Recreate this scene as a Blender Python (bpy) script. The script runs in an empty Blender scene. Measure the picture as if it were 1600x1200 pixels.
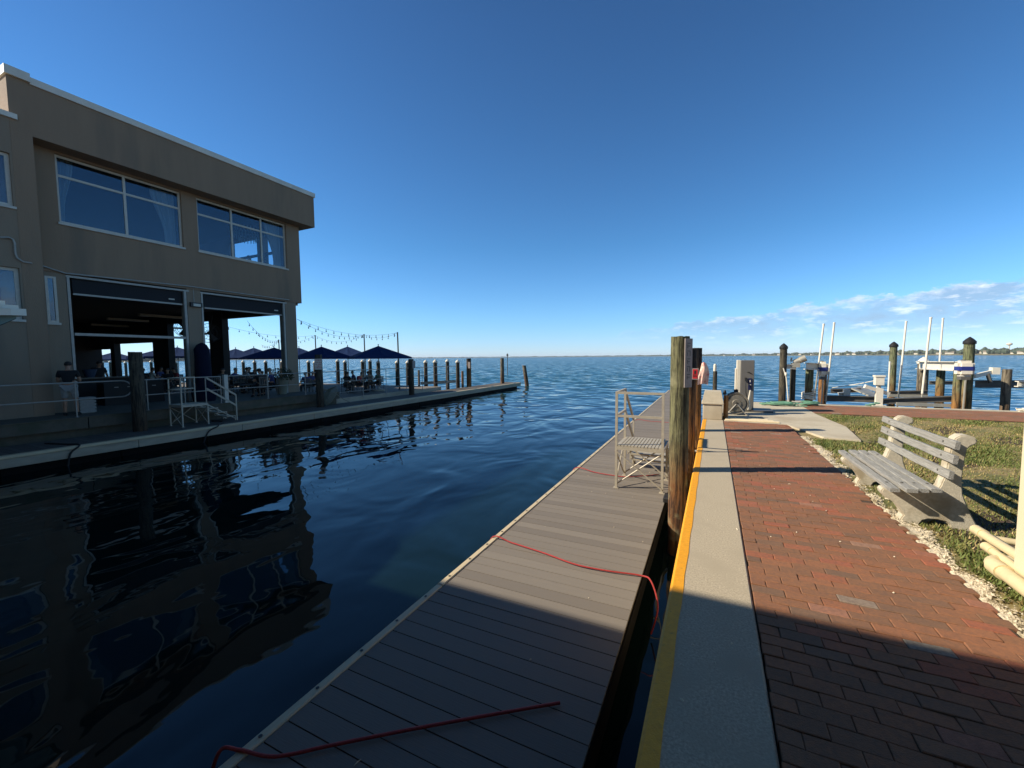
import bpy, bmesh, math, random
import numpy as np
from mathutils import Vector, Matrix
random.seed(7); rng = np.random.default_rng(7)
R = math.radians
SC = bpy.context.scene
COL = SC.collection

# ------------------------------------------------------------------ camera
F_PX, EYE = 645.0, 1.6                       # focal length in pixels of the 1600 wide photograph, eye height (m)
YAW, PITCH, ROLL = R(25.6), R(3.73), R(0.49)
_fw = np.array([-math.sin(YAW)*math.cos(PITCH), math.cos(YAW)*math.cos(PITCH), -math.sin(PITCH)])
_r0 = np.array([math.cos(YAW), math.sin(YAW), 0.0]); _u0 = np.cross(_r0, _fw)
_rt = _r0*math.cos(ROLL) - _u0*math.sin(ROLL); _up = _r0*math.sin(ROLL) + _u0*math.cos(ROLL)
CAMP = np.array([0, 0, EYE])
cd = bpy.data.cameras.new('camera'); cam = bpy.data.objects.new('camera', cd); COL.objects.link(cam)
cd.sensor_fit = 'HORIZONTAL'; cd.sensor_width = 36.0; cd.lens = F_PX/1600*36.0
cd.clip_start = 0.05; cd.clip_end = 20000
M = Matrix.Identity(4)
for i in range(3):
    M[i][0] = _rt[i]; M[i][1] = _up[i]; M[i][2] = -_fw[i]; M[i][3] = CAMP[i]
cam.matrix_world = M
SC.camera = cam
def _ray(u, v): return _fw + _rt*(u-800)/F_PX + _up*(600-v)/F_PX
def at_x(u, v, x): d = _ray(u, v); return CAMP + d*(x/d[0])
def at_y(u, v, y): d = _ray(u, v); return CAMP + d*(y/d[1])
def at_z(u, v, z): d = _ray(u, v); return CAMP + d*((z-EYE)/d[2])

# ------------------------------------------------------------------ sky, sun, exposure
SUN_TO = Vector((-0.912, -0.410, 0)).normalized(); SUN_EL = R(32.5)
sdir = Vector((SUN_TO.x*math.cos(SUN_EL), SUN_TO.y*math.cos(SUN_EL), math.sin(SUN_EL)))
sl = bpy.data.lights.new('sun', 'SUN'); sun = bpy.data.objects.new('sun', sl); COL.objects.link(sun)
sl.energy = 4.9; sl.angle = R(0.75); sl.color = (1.0, 0.93, 0.81)
sun.rotation_euler = sdir.to_track_quat('Z', 'Y').to_euler(); sun.location = (-40, -20, 60)
W = bpy.data.worlds.new('World'); SC.world = W; W.use_nodes = True
wn = W.node_tree.nodes; wl = W.node_tree.links; wn.clear()
def N(t, nt=wn, **kw):
    n = nt.new(t)
    for k, v in kw.items():
        if k.startswith('i_'): n.inputs[k[2:].replace('_', ' ')].default_value = v
        else: setattr(n, k, v)
    return n
sky = N('ShaderNodeTexSky', sky_type='NISHITA', sun_disc=False, sun_elevation=SUN_EL,
        sun_rotation=math.atan2(SUN_TO.x, SUN_TO.y), altitude=0.0, air_density=1.0, dust_density=0.0, ozone_density=5.0)
bg = N('ShaderNodeBackground'); bg.inputs['Strength'].default_value = 0.071
wo = N('ShaderNodeOutputWorld')
# clouds low over the north-east horizon
tc = N('ShaderNodeTexCoord'); sep = N('ShaderNodeSeparateXYZ'); wl.new(tc.outputs['Generated'], sep.inputs[0])
def math_(op, a, b=None, c=None, clamp=False, nodes=wn, links=wl):
    n = nodes.new('ShaderNodeMath'); n.operation = op; n.use_clamp = clamp
    for k, x in enumerate((a, b, c)):
        if x is None: continue
        if isinstance(x, (int, float)): n.inputs[k].default_value = x
        else: links.new(x, n.inputs[k])
    return n.outputs[0]
az = math_('ARCTAN2', sep.outputs['X'], sep.outputs['Y']); el = math_('ARCSINE', sep.outputs['Z'])
def cloud_noise(su, sv, seed, det=7, rough=0.6):
    cx = N('ShaderNodeCombineXYZ'); wl.new(math_('MULTIPLY', az, su), cx.inputs[0]); wl.new(math_('MULTIPLY', el, sv), cx.inputs[1]); cx.inputs[2].default_value = seed
    n = N('ShaderNodeTexNoise'); n.inputs['Scale'].default_value = 1; n.inputs['Detail'].default_value = det; n.inputs['Roughness'].default_value = rough
    wl.new(cx.outputs[0], n.inputs['Vector']); return n.outputs[0]
nA = cloud_noise(9, 19, 3.3, 9, .62); nB = cloud_noise(38, 84, 8.1, 8, .65)
# the bank: its top climbs from 3 degrees in the north to 9 degrees in the north-east
top = math_('MINIMUM', math_('MULTIPLY_ADD', az, 0.13, 0.080), 0.108)
top = math_('ADD', top, math_('MULTIPLY_ADD', nA, 0.07, -0.037))
top = math_('ADD', top, math_('MULTIPLY_ADD', nB, 0.032, -0.016))
body = math_('MULTIPLY', math_('DIVIDE', math_('SUBTRACT', top, el), 0.007, clamp=True), math_('DIVIDE', math_('SUBTRACT', el, 0.016), 0.05, clamp=True))
fade = math_('DIVIDE', math_('ADD', az, 0.30), 0.42, clamp=True)
body = math_('MULTIPLY', body, fade)
body = math_('MULTIPLY', body, math_('MULTIPLY_ADD', nA, 2.6, -0.55, clamp=True))
rim = math_('SUBTRACT', 1.0, math_('DIVIDE', math_('SUBTRACT', top, el), 0.022, clamp=True))
puff = math_('MULTIPLY', math_('MULTIPLY_ADD', cloud_noise(26, 85, 1.7, 8, .62), 5.0, -2.6, clamp=True), 0.8)
lit = math_('MULTIPLY', math_('MAXIMUM', math_('MULTIPLY', rim, math_('MULTIPLY_ADD', cloud_noise(17, 40, 5.2, 8, .62), 5.0, -2.25, clamp=True)), puff), body, clamp=True)
tint = N('ShaderNodeMix', data_type='RGBA', blend_type='MULTIPLY'); tint.inputs[0].default_value = 1.0; wl.new(sky.outputs[0], tint.inputs[6])
tr_ = N('ShaderNodeValToRGB'); wl.new(math_('DIVIDE', el, 1.5708, clamp=True), tr_.inputs[0]); ce = tr_.color_ramp.elements      # deep blue winter sky, darkest overhead
ce[0].position = 0.0; ce[0].color = (0.98, 1.26, 1.90, 1); ce[1].position = 1.0; ce[1].color = (0.42, 0.50, 0.56, 1)
for p_, c_ in ((0.06, (0.88, 1.30, 1.66)), (0.16, (0.66, 1.16, 1.44)), (0.42, (0.58, 0.94, 1.20)), (0.62, (0.46, 0.62, 0.74))): x_ = ce.new(p_); x_.color = (*c_, 1)
wl.new(tr_.outputs[0], tint.inputs[7])
m1 = N('ShaderNodeMix', data_type='RGBA'); wl.new(math_('MULTIPLY', body, 0.72), m1.inputs[0]); wl.new(tint.outputs[2], m1.inputs[6]); m1.inputs[7].default_value = (3.7, 5.1, 7.1, 1)
m2 = N('ShaderNodeMix', data_type='RGBA'); wl.new(math_('MULTIPLY', lit, 0.95), m2.inputs[0]); wl.new(m1.outputs[2], m2.inputs[6]); m2.inputs[7].default_value = (12.5, 13.0, 13.8, 1)
wl.new(m2.outputs[2], bg.inputs['Color']); wl.new(bg.outputs[0], wo.inputs[0])
SC.view_settings.view_transform = 'Standard'; SC.view_settings.look = 'None'
SC.view_settings.exposure = 0.55; SC.view_settings.gamma = 1.0; SC.view_settings.use_curve_mapping = False

# ------------------------------------------------------------------ materials
def nodes_of(name):
    m = bpy.data.materials.new(name); m.use_nodes = True
    nt = m.node_tree; b = nt.nodes['Principled BSDF']; return m, nt, b
def warm(c): return (min(.85, c[0]*1.06), c[1]*0.95, c[2]*0.75)
def mat(name, c1, c2=None, scale=8.0, rough=0.7, bump=0.0, bscale=None, metal=0.0, stretch=(1, 1, 1), detail=5, c3=None, s3=1.3, t3=0.55, coord='Object', spec=None):
    """two colours mixed by noise, an optional third in larger patches, bumps from a finer noise"""
    m, nt, b = nodes_of(name); n, l = nt.nodes, nt.links
    b.inputs['Roughness'].default_value = rough; b.inputs['Metallic'].default_value = metal
    if spec is not None: b.inputs['Specular IOR Level'].default_value = spec
    tc = n.new('ShaderNodeTexCoord'); mp = n.new('ShaderNodeMapping'); mp.inputs['Scale'].default_value = stretch
    l.new(tc.outputs[coord], mp.inputs[0])
    col = None
    if c2 is None: c2 = tuple(x*0.82 for x in c1)
    c1, c2 = warm(c1), warm(c2); c3 = warm(c3) if c3 is not None else None
    nz = n.new('ShaderNodeTexNoise'); nz.inputs['Scale'].default_value = scale; nz.inputs['Detail'].default_value = detail; nz.inputs['Roughness'].default_value = 0.65
    l.new(mp.outputs[0], nz.inputs['Vector'])
    mr = n.new('ShaderNodeMapRange'); mr.inputs[1].default_value = 0.32; mr.inputs[2].default_value = 0.68; l.new(nz.outputs[0], mr.inputs[0])
    mx = n.new('ShaderNodeMix'); mx.data_type = 'RGBA'; mx.inputs[6].default_value = (*c1, 1); mx.inputs[7].default_value = (*c2, 1); l.new(mr.outputs[0], mx.inputs[0])
    col = mx.outputs[2]
    if c3 is not None:
        n3 = n.new('ShaderNodeTexNoise'); n3.inputs['Scale'].default_value = s3; n3.inputs['Detail'].default_value = 6; l.new(mp.outputs[0], n3.inputs['Vector'])
        r3 = n.new('ShaderNodeMapRange'); r3.inputs[1].default_value = t3-0.06; r3.inputs[2].default_value = t3+0.12; l.new(n3.outputs[0], r3.inputs[0])
        m3 = n.new('ShaderNodeMix'); m3.data_type = 'RGBA'; l.new(r3.outputs[0], m3.inputs[0]); l.new(col, m3.inputs[6]); m3.inputs[7].default_value = (*c3, 1); col = m3.outputs[2]
    l.new(col, b.inputs['Base Color'])
    if bump:
        nb = n.new('ShaderNodeTexNoise'); nb.inputs['Scale'].default_value = bscale or scale*4; nb.inputs['Detail'].default_value = 4; l.new(mp.outputs[0], nb.inputs['Vector'])
        bp = n.new('ShaderNodeBump'); bp.inputs['Strength'].default_value = 1.0; bp.inputs['Distance'].default_value = bump; l.new(nb.outputs[0], bp.inputs['Height']); l.new(bp.outputs[0], b.inputs['Normal'])
    return m
def tone_mat(name, stops, scale=30, rough=0.85, bump=0.002, bscale=120, mixn=0.35, stretch=(1, 1, 1), dark=(0.02, 0.02, 0.02)):
    """colour picked per brick / board / blade from the face attribute «tone», with fine noise over it"""
    m, nt, b = nodes_of(name); n, l = nt.nodes, nt.links
    at = n.new('ShaderNodeAttribute'); at.attribute_name = 'tone'
    cr = n.new('ShaderNodeValToRGB'); e = cr.color_ramp.elements
    while len(e) < len(stops): e.new(0.5)
    for k, (p, c) in enumerate(stops): e[k].position = p; e[k].color = (*warm(c), 1)
    l.new(at.outputs['Fac'], cr.inputs[0])
    tc = n.new('ShaderNodeTexCoord'); mp = n.new('ShaderNodeMapping'); mp.inputs['Scale'].default_value = stretch; l.new(tc.outputs['Object'], mp.inputs[0])
    nz = n.new('ShaderNodeTexNoise'); nz.inputs['Scale'].default_value = scale; nz.inputs['Detail'].default_value = 6; nz.inputs['Roughness'].default_value = 0.7; l.new(mp.outputs[0], nz.inputs['Vector'])
    mr = n.new('ShaderNodeMapRange'); mr.inputs[1].default_value = 0.35; mr.inputs[2].default_value = 0.7; mr.inputs[3].default_value = 0.0; mr.inputs[4].default_value = mixn; l.new(nz.outputs[0], mr.inputs[0])
    mx = n.new('ShaderNodeMix'); mx.data_type = 'RGBA'; l.new(mr.outputs[0], mx.inputs[0]); l.new(cr.outputs[0], mx.inputs[6]); mx.inputs[7].default_value = (*dark, 1)
    l.new(mx.outputs[2], b.inputs['Base Color']); b.inputs['Roughness'].default_value = rough
    nb = n.new('ShaderNodeTexNoise'); nb.inputs['Scale'].default_value = bscale; nb.inputs['Detail'].default_value = 4; l.new(mp.outputs[0], nb.inputs['Vector'])
    bp = n.new('ShaderNodeBump'); bp.inputs['Distance'].default_value = bump; l.new(nb.outputs[0], bp.inputs['Height']); l.new(bp.outputs[0], b.inputs['Normal'])
    return m
def glass_mat(name, tint=(0.72, 0.80, 0.86), base=0.055):
    m = bpy.data.materials.new(name); m.use_nodes = True; n, l = m.node_tree.nodes, m.node_tree.links; n.clear()
    o = n.new('ShaderNodeOutputMaterial'); mx = n.new('ShaderNodeMixShader'); lw_ = n.new('ShaderNodeLayerWeight'); lw_.inputs[0].default_value = 0.5
    f = math_('MULTIPLY_ADD', math_('POWER', lw_.outputs['Facing'], 4.0, nodes=n, links=l), 0.9, base, nodes=n, links=l)
    tr = n.new('ShaderNodeBsdfTransparent'); tr.inputs[0].default_value = (*tint, 1); gl = n.new('ShaderNodeBsdfGlossy'); gl.inputs['Roughness'].default_value = 0.0
    gl.inputs['Color'].default_value = (0.85, 0.9, 1.0, 1)
    l.new(f, mx.inputs[0]); l.new(tr.outputs[0], mx.inputs[1]); l.new(gl.outputs[0], mx.inputs[2]); l.new(mx.outputs[0], o.inputs[0]); return m
def pile_mat(name, top, low, z0, z1, pale):
    """creosoted timber: weathered head, wet stained foot between heights z0 and z1, long vertical checks"""
    top, low, pale = warm(top), warm(low), warm(pale)
    m, nt, b = nodes_of(name); n, l = nt.nodes, nt.links
    tc = n.new('ShaderNodeTexCoord'); ge = n.new('ShaderNodeNewGeometry'); sp = n.new('ShaderNodeSeparateXYZ'); l.new(ge.outputs['Position'], sp.inputs[0])
    mp = n.new('ShaderNodeMapping'); mp.inputs['Scale'].default_value = (1, 1, 0.09); l.new(tc.outputs['Object'], mp.inputs[0])
    nz = n.new('ShaderNodeTexNoise'); nz.inputs['Scale'].default_value = 26; nz.inputs['Detail'].default_value = 7; nz.inputs['Roughness'].default_value = 0.7; l.new(mp.outputs[0], nz.inputs['Vector'])
    big = n.new('ShaderNodeTexNoise'); big.inputs['Scale'].default_value = 5.0; big.inputs['Detail'].default_value = 5; l.new(tc.outputs['Object'], big.inputs['Vector'])
    zz = math_('MULTIPLY_ADD', big.outputs[0], 0.9, math_('ADD', sp.outputs['Z'], -0.45, nodes=n, links=l), nodes=n, links=l)
    k = n.new('ShaderNodeMapRange'); k.inputs[1].default_value = z0; k.inputs[2].default_value = z1; l.new(zz, k.inputs[0])
    mx = n.new('ShaderNodeMix'); mx.data_type = 'RGBA'; l.new(k.outputs[0], mx.inputs[0]); mx.inputs[6].default_value = (*low, 1); mx.inputs[7].default_value = (*top, 1)
    r1 = n.new('ShaderNodeMapRange'); r1.inputs[1].default_value = 0.44; r1.inputs[2].default_value = 0.57; l.new(nz.outputs[0], r1.inputs[0])
    m2 = n.new('ShaderNodeMix'); m2.data_type = 'RGBA'; l.new(math_('MULTIPLY', r1.outputs[0], 0.92, nodes=n, links=l), m2.inputs[0]); l.new(mx.outputs[2], m2.inputs[6])
    dk = n.new('ShaderNodeMix'); dk.data_type = 'RGBA'; dk.blend_type = 'MULTIPLY'; dk.inputs[0].default_value = 1; l.new(mx.outputs[2], dk.inputs[6]); dk.inputs[7].default_value = (0.16, 0.15, 0.14, 1); l.new(dk.outputs[2], m2.inputs[7])
    r2 = n.new('ShaderNodeMapRange'); r2.inputs[1].default_value = 0.56; r2.inputs[2].default_value = 0.72; l.new(big.outputs[0], r2.inputs[0])
    m3 = n.new('ShaderNodeMix'); m3.data_type = 'RGBA'; l.new(math_('MULTIPLY', r2.outputs[0], 0.6, nodes=n, links=l), m3.inputs[0]); l.new(m2.outputs[2], m3.inputs[6]); m3.inputs[7].default_value = (*pale, 1)
    l.new(m3.outputs[2], b.inputs['Base Color']); b.inputs['Roughness'].default_value = 0.9
    bp = n.new('ShaderNodeBump'); bp.inputs['Distance'].default_value = 0.022; l.new(nz.outputs[0], bp.inputs['Height']); l.new(bp.outputs[0], b.inputs['Normal'])
    return m
MT = {}
MT['stucco'] = mat('stucco', (0.285, 0.210, 0.160), (0.250, 0.184, 0.141), 2.2, 0.9, 0.006, 90, c3=(0.205, 0.162, 0.132), s3=1.1, t3=0.60, stretch=(1, 1, .16), detail=8)
MT['stucco_pale'] = mat('stucco_pale', (0.275, 0.222, 0.182), (0.24, 0.195, 0.16), 2.2, 0.9, 0.006, 90, c3=(0.21, 0.178, 0.15), s3=1.2, t3=0.60, stretch=(1, 1, .16), detail=8)
MT['coping'] = mat('coping', (0.72, 0.72, 0.72), (0.6, 0.6, 0.6), 2, 0.5)
MT['white_metal'] = mat('white_metal', (0.56, 0.56, 0.56), (0.48, 0.48, 0.48), 6, 0.4)
MT['rail_metal'] = mat('rail_metal', (0.38, 0.38, 0.39), (0.31, 0.31, 0.32), 9, 0.5, metal=0.2)
MT['alu'] = mat('alu', (0.47, 0.455, 0.425), (0.38, 0.365, 0.34), 14, 0.6, metal=0.25)
MT['black'] = mat('black', (0.012, 0.012, 0.014), (0.02, 0.02, 0.022), 8, 0.6)
MT['dark_int'] = mat('dark_int', (0.030, 0.026, 0.024), (0.022, 0.02, 0.019), 2, 0.85)  # interior darkness put into the colour, likewise in the ceiling below
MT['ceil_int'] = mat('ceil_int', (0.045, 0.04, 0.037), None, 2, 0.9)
MT['screen'] = mat('screen', (0.010, 0.011, 0.015), None, 40, 0.8)
MT['strip'] = mat('strip', (0.62, 0.55, 0.45), None, 8, 0.5)
MT['curtain'] = mat('curtain', (0.55, 0.60, 0.62), (0.42, 0.46, 0.5), 14, 0.9, stretch=(1, 1, 0.05))
MT['glass'] = glass_mat('glass')
MT['concrete'] = mat('concrete', (0.50, 0.455, 0.385), (0.30, 0.27, 0.225), 80, 0.92, 0.0018, 120, c3=(0.37, 0.335, 0.28), s3=2.6, t3=0.56, detail=3)
MT['concrete_slab'] = mat('concrete_slab', (0.52, 0.49, 0.43), (0.45, 0.425, 0.37), 9, 0.92, 0.003, 160, c3=(0.38, 0.34, 0.28), s3=0.9)
MT['concrete_dark'] = mat('concrete_dark', (0.115, 0.105, 0.09), (0.08, 0.075, 0.063), 6, 0.9, 0.004, 60, c3=(0.07, 0.075, 0.055), s3=2)  # concrete with the restaurant side's shade put into its colour
MT['concrete_bench'] = mat('concrete_bench', (0.57, 0.555, 0.51), (0.42, 0.405, 0.37), 40, 0.92, 0.004, 160, c3=(0.36, 0.325, 0.26), s3=5)
MT['yellow'] = mat('yellow', (0.80, 0.385, 0.010), (0.68, 0.315, 0.010), 30, 0.6, 0.002, 120, c3=(0.36, 0.20, 0.03), s3=28, t3=0.68)
MT['brick'] = tone_mat('brick', [(0, (0.19, 0.115, 0.078)), (0.12, (0.225, 0.115, 0.066)), (0.45, (0.262, 0.122, 0.064)), (0.75, (0.30, 0.130, 0.066)), (0.94, (0.345, 0.110, 0.062)), (0.985, (0.33, 0.20, 0.15)), (1.0, (0.25, 0.235, 0.215))], 45, 0.9, 0.003, 150, 0.6, dark=(0.10, 0.062, 0.042))
MT['joint'] = mat('joint', (0.09, 0.06, 0.042), (0.05, 0.036, 0.027), 40, 1.0)
MT['shell_edge'] = mat('shell_edge', (0.72, 0.68, 0.60), (0.44, 0.40, 0.33), 48, 0.95, 0.014, 75, c3=(0.24, 0.20, 0.13), s3=8, t3=0.56)
MT['soil'] = mat('soil', (0.30, 0.235, 0.125), (0.20, 0.175, 0.075), 9, 1.0, 0.012, 50, c3=(0.125, 0.14, 0.045), s3=1.3, t3=0.54)
MT['grass'] = tone_mat('grass', [(0, (0.085, 0.135, 0.026)), (0.36, (0.145, 0.180, 0.046)), (0.58, (0.25, 0.225, 0.085)), (0.8, (0.40, 0.31, 0.145)), (1.0, (0.48, 0.38, 0.20))], 5, 0.75, 0.0, 10, 0.2, dark=(0.09, 0.11, 0.03))
MT['deck'] = tone_mat('deck', [(0, (0.162, 0.148, 0.140)), (0.5, (0.188, 0.173, 0.164)), (1, (0.216, 0.200, 0.190))], 14, 0.75, 0.0016, 40, 0.22, stretch=(0.25, 3, 1), dark=(0.14, 0.12, 0.105))
MT['deck_grey'] = tone_mat('deck_grey', [(0, (0.085, 0.075, 0.068)), (1, (0.115, 0.103, 0.094))], 14, 0.8, 0.001, 40, 0.3, stretch=(0.25, 3, 1), dark=(0.09, 0.08, 0.075))  # boards with some of the far dock's shade put into their colour
MT['trim'] = mat('trim', (0.62, 0.55, 0.41), (0.50, 0.44, 0.33), 5, 0.6, 0.001, 80, stretch=(6, .4, 6), c3=(0.36, 0.30, 0.22), s3=1.3, t3=0.66)
MT['fascia'] = mat('fascia', (0.40, 0.37, 0.32), (0.32, 0.295, 0.255), 4, 0.7, 0.001, 60, c3=(0.24, 0.22, 0.19), s3=1.6, t3=0.62, stretch=(2, .5, 2))
MT['float'] = mat('float', (0.010, 0.010, 0.0105), None, 4, 0.95, spec=0.1)
MT['old_wood'] = mat('old_wood', (0.375, 0.395, 0.43), (0.165, 0.174, 0.19), 34, 0.9, 0.005, 34, stretch=(5, .22, 5), c3=(0.21, 0.22, 0.235), s3=7, t3=0.58)
MT['pile_green'] = pile_mat('pile_green', (0.165, 0.172, 0.100), (0.165, 0.076, 0.027), -0.35, 0.5, (0.27, 0.275, 0.19))
MT['pile_lift'] = pile_mat('pile_lift', (0.165, 0.195, 0.115), (0.30, 0.150, 0.045), 0.0, 0.75, (0.27, 0.28, 0.2))
MT['pile_brown'] = pile_mat('pile_brown', (0.028, 0.023, 0.02), (0.27, 0.135, 0.045), 0.55, 1.35, (0.16, 0.09, 0.04))
MT['pile_orange'] = pile_mat('pile_orange', (0.30, 0.155, 0.055), (0.17, 0.075, 0.028), -0.3, 0.6, (0.36, 0.22, 0.10))
MT['post_orange'] = mat('post_orange', (0.36, 0.19, 0.065), (0.22, 0.105, 0.035), 14, 0.9, 0.004, 40, stretch=(1, 1, .12))
MT['pile_dark'] = pile_mat('pile_dark', (0.085, 0.078, 0.06), (0.07, 0.045, 0.025), -0.5, 0.5, (0.13, 0.12, 0.09))
MT['pile_grey'] = pile_mat('pile_grey', (0.20, 0.18, 0.145), (0.15, 0.085, 0.045), -0.4, 0.5, (0.30, 0.27, 0.2))
MT['cap_white'] = mat('cap_white', (0.80, 0.80, 0.78), None, 4, 0.5)
MT['cap_black'] = mat('cap_black', (0.02, 0.02, 0.022), None, 4, 0.5)
MT['navy'] = mat('navy', (0.010, 0.034, 0.135), (0.008, 0.027, 0.110), 5, 0.95, spec=0.1)
MT['cover_dark'] = mat('cover_dark', (0.006, 0.009, 0.030), None, 6, 0.9, spec=0.15)
MT['tub_blue'] = mat('tub_blue', (0.03, 0.05, 0.11), None, 6, 0.6)
MT['pole'] = mat('pole', (0.10, 0.10, 0.10), None, 4, 0.5, metal=0.4)
MT['red_rope'] = mat('red_rope', (0.40, 0.035, 0.032), (0.27, 0.02, 0.02), 60, 0.6, 0.002, 200)
MT['red_sign'] = mat('red_sign', (0.55, 0.02, 0.03), None, 9, 0.5)
MT['sign_grey'] = mat('sign_grey', (0.34, 0.31, 0.33), (0.26, 0.24, 0.26), 20, 0.6)
MT['pump_grey'] = mat('pump_grey', (0.125, 0.127, 0.14), (0.112, 0.114, 0.126), 3, 0.5)
MT['pump_pale'] = mat('pump_pale', (0.68, 0.67, 0.64), None, 3, 0.5)
MT['reel_grey'] = mat('reel_grey', (0.27, 0.26, 0.245), (0.19, 0.185, 0.175), 12, 0.5, metal=0.4)
MT['blue_mark'] = mat('blue_mark', (0.02, 0.035, 0.26), None, 3, 0.4)
MT['screen_blue'] = mat('screen_blue', (0.012, 0.018, 0.08), None, 3, 0.3)
MT['hose_green'] = mat('hose_green', (0.16, 0.36, 0.28), (0.09, 0.23, 0.19), 12, 0.5)
MT['pvc_white'] = mat('pvc_white', (0.80, 0.80, 0.79), None, 3, 0.4)
MT['pvc_cream'] = mat('pvc_cream', (0.64, 0.57, 0.40), (0.54, 0.48, 0.34), 9, 0.6, c3=(0.42, 0.34, 0.2), s3=5, t3=0.62)
MT['post_cream'] = mat('post_cream', (0.62, 0.59, 0.49), (0.58, 0.55, 0.45), 3, 0.7)
MT['lift_white'] = mat('lift_white', (0.74, 0.74, 0.75), (0.62, 0.62, 0.63), 5, 0.45)
MT['lift_dark'] = mat('lift_dark', (0.075, 0.075, 0.08), (0.12, 0.12, 0.12), 5, 0.5)
MT['lift_alu'] = mat('lift_alu', (0.50, 0.50, 0.48), (0.40, 0.40, 0.39), 8, 0.5, metal=0.5)
MT['plank'] = mat('plank', (0.80, 0.72, 0.56), (0.66, 0.58, 0.43), 8, 0.8, 0.002, 40, stretch=(.5, 6, 1))
MT['skin'] = mat('skin', (0.42, 0.235, 0.165), None, 12, 0.6)
MT['cloth_black'] = mat('cloth_black', (0.016, 0.016, 0.018), None, 20, 0.9)
MT['cloth_grey'] = mat('cloth_grey', (0.36, 0.37, 0.40), (0.30, 0.31, 0.34), 20, 0.9)
MT['cloth_blue'] = mat('cloth_blue', (0.05, 0.07, 0.22), None, 20, 0.9)
MT['cloth_red'] = mat('cloth_red', (0.36, 0.04, 0.05), None, 20, 0.9)
MT['cloth_green'] = mat('cloth_green', (0.10, 0.17, 0.14), None, 20, 0.9)
MT['cloth_white'] = mat('cloth_white', (0.70, 0.68, 0.66), None, 20, 0.9)
MT['hair'] = mat('hair', (0.025, 0.018, 0.013), None, 30, 0.7)
MT['hair_grey'] = mat('hair_grey', (0.20, 0.19, 0.18), None, 30, 0.8)
MT['pot'] = mat('pot', (0.22, 0.23, 0.20), (0.18, 0.19, 0.16), 4, 0.7)
MT['leaf'] = mat('leaf', (0.022, 0.038, 0.014), (0.034, 0.055, 0.018), 9, 0.7)
MT['far_tree'] = mat('far_tree', (0.070, 0.095, 0.070), (0.045, 0.065, 0.050), 0.05, 0.95, c3=(0.10, 0.125, 0.085), s3=0.02)
MT['far_land'] = mat('far_land', (0.16, 0.15, 0.11), (0.09, 0.11, 0.06), 0.02, 1.0)
MT['far_white'] = mat('far_white', (0.66, 0.64, 0.60), None, 0.2, 0.8)
MT['far_roof'] = mat('far_roof', (0.30, 0.26, 0.23), None, 0.2, 0.9)
MT['towel'] = mat('towel', (0.74, 0.42, 0.40), (0.80, 0.70, 0.68), 14, 0.9, c3=(0.60, 0.16, 0.17), s3=9, t3=0.58)
MT['gelcoat'] = mat('gelcoat', (0.62, 0.64, 0.64), (0.56, 0.58, 0.58), 2, 0.25)
MT['hull_blue'] = mat('hull_blue', (0.22, 0.36, 0.44), None, 2, 0.2)
MT['lamp_glass'] = mat('lamp_glass', (0.55, 0.55, 0.52), None, 3, 0.25)
MT['bulb'] = mat('bulb', (0.10, 0.11, 0.12), None, 3, 0.2)
MT['bounce_soffit'] = mat('bounce_soffit', (0.80, 0.72, 0.58), None, 3, 0.9)  # unseen pale underside added to bounce warm light into the near shade
MT['litter'] = mat('litter', (0.80, 0.76, 0.68), None, 30, 0.9)
MT['crystal'] = mat('crystal', (0.42, 0.52, 0.56), None, 9, 0.2)
MT['lens_red'] = mat('lens_red', (0.30, 0.02, 0.02), None, 9, 0.3)

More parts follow.
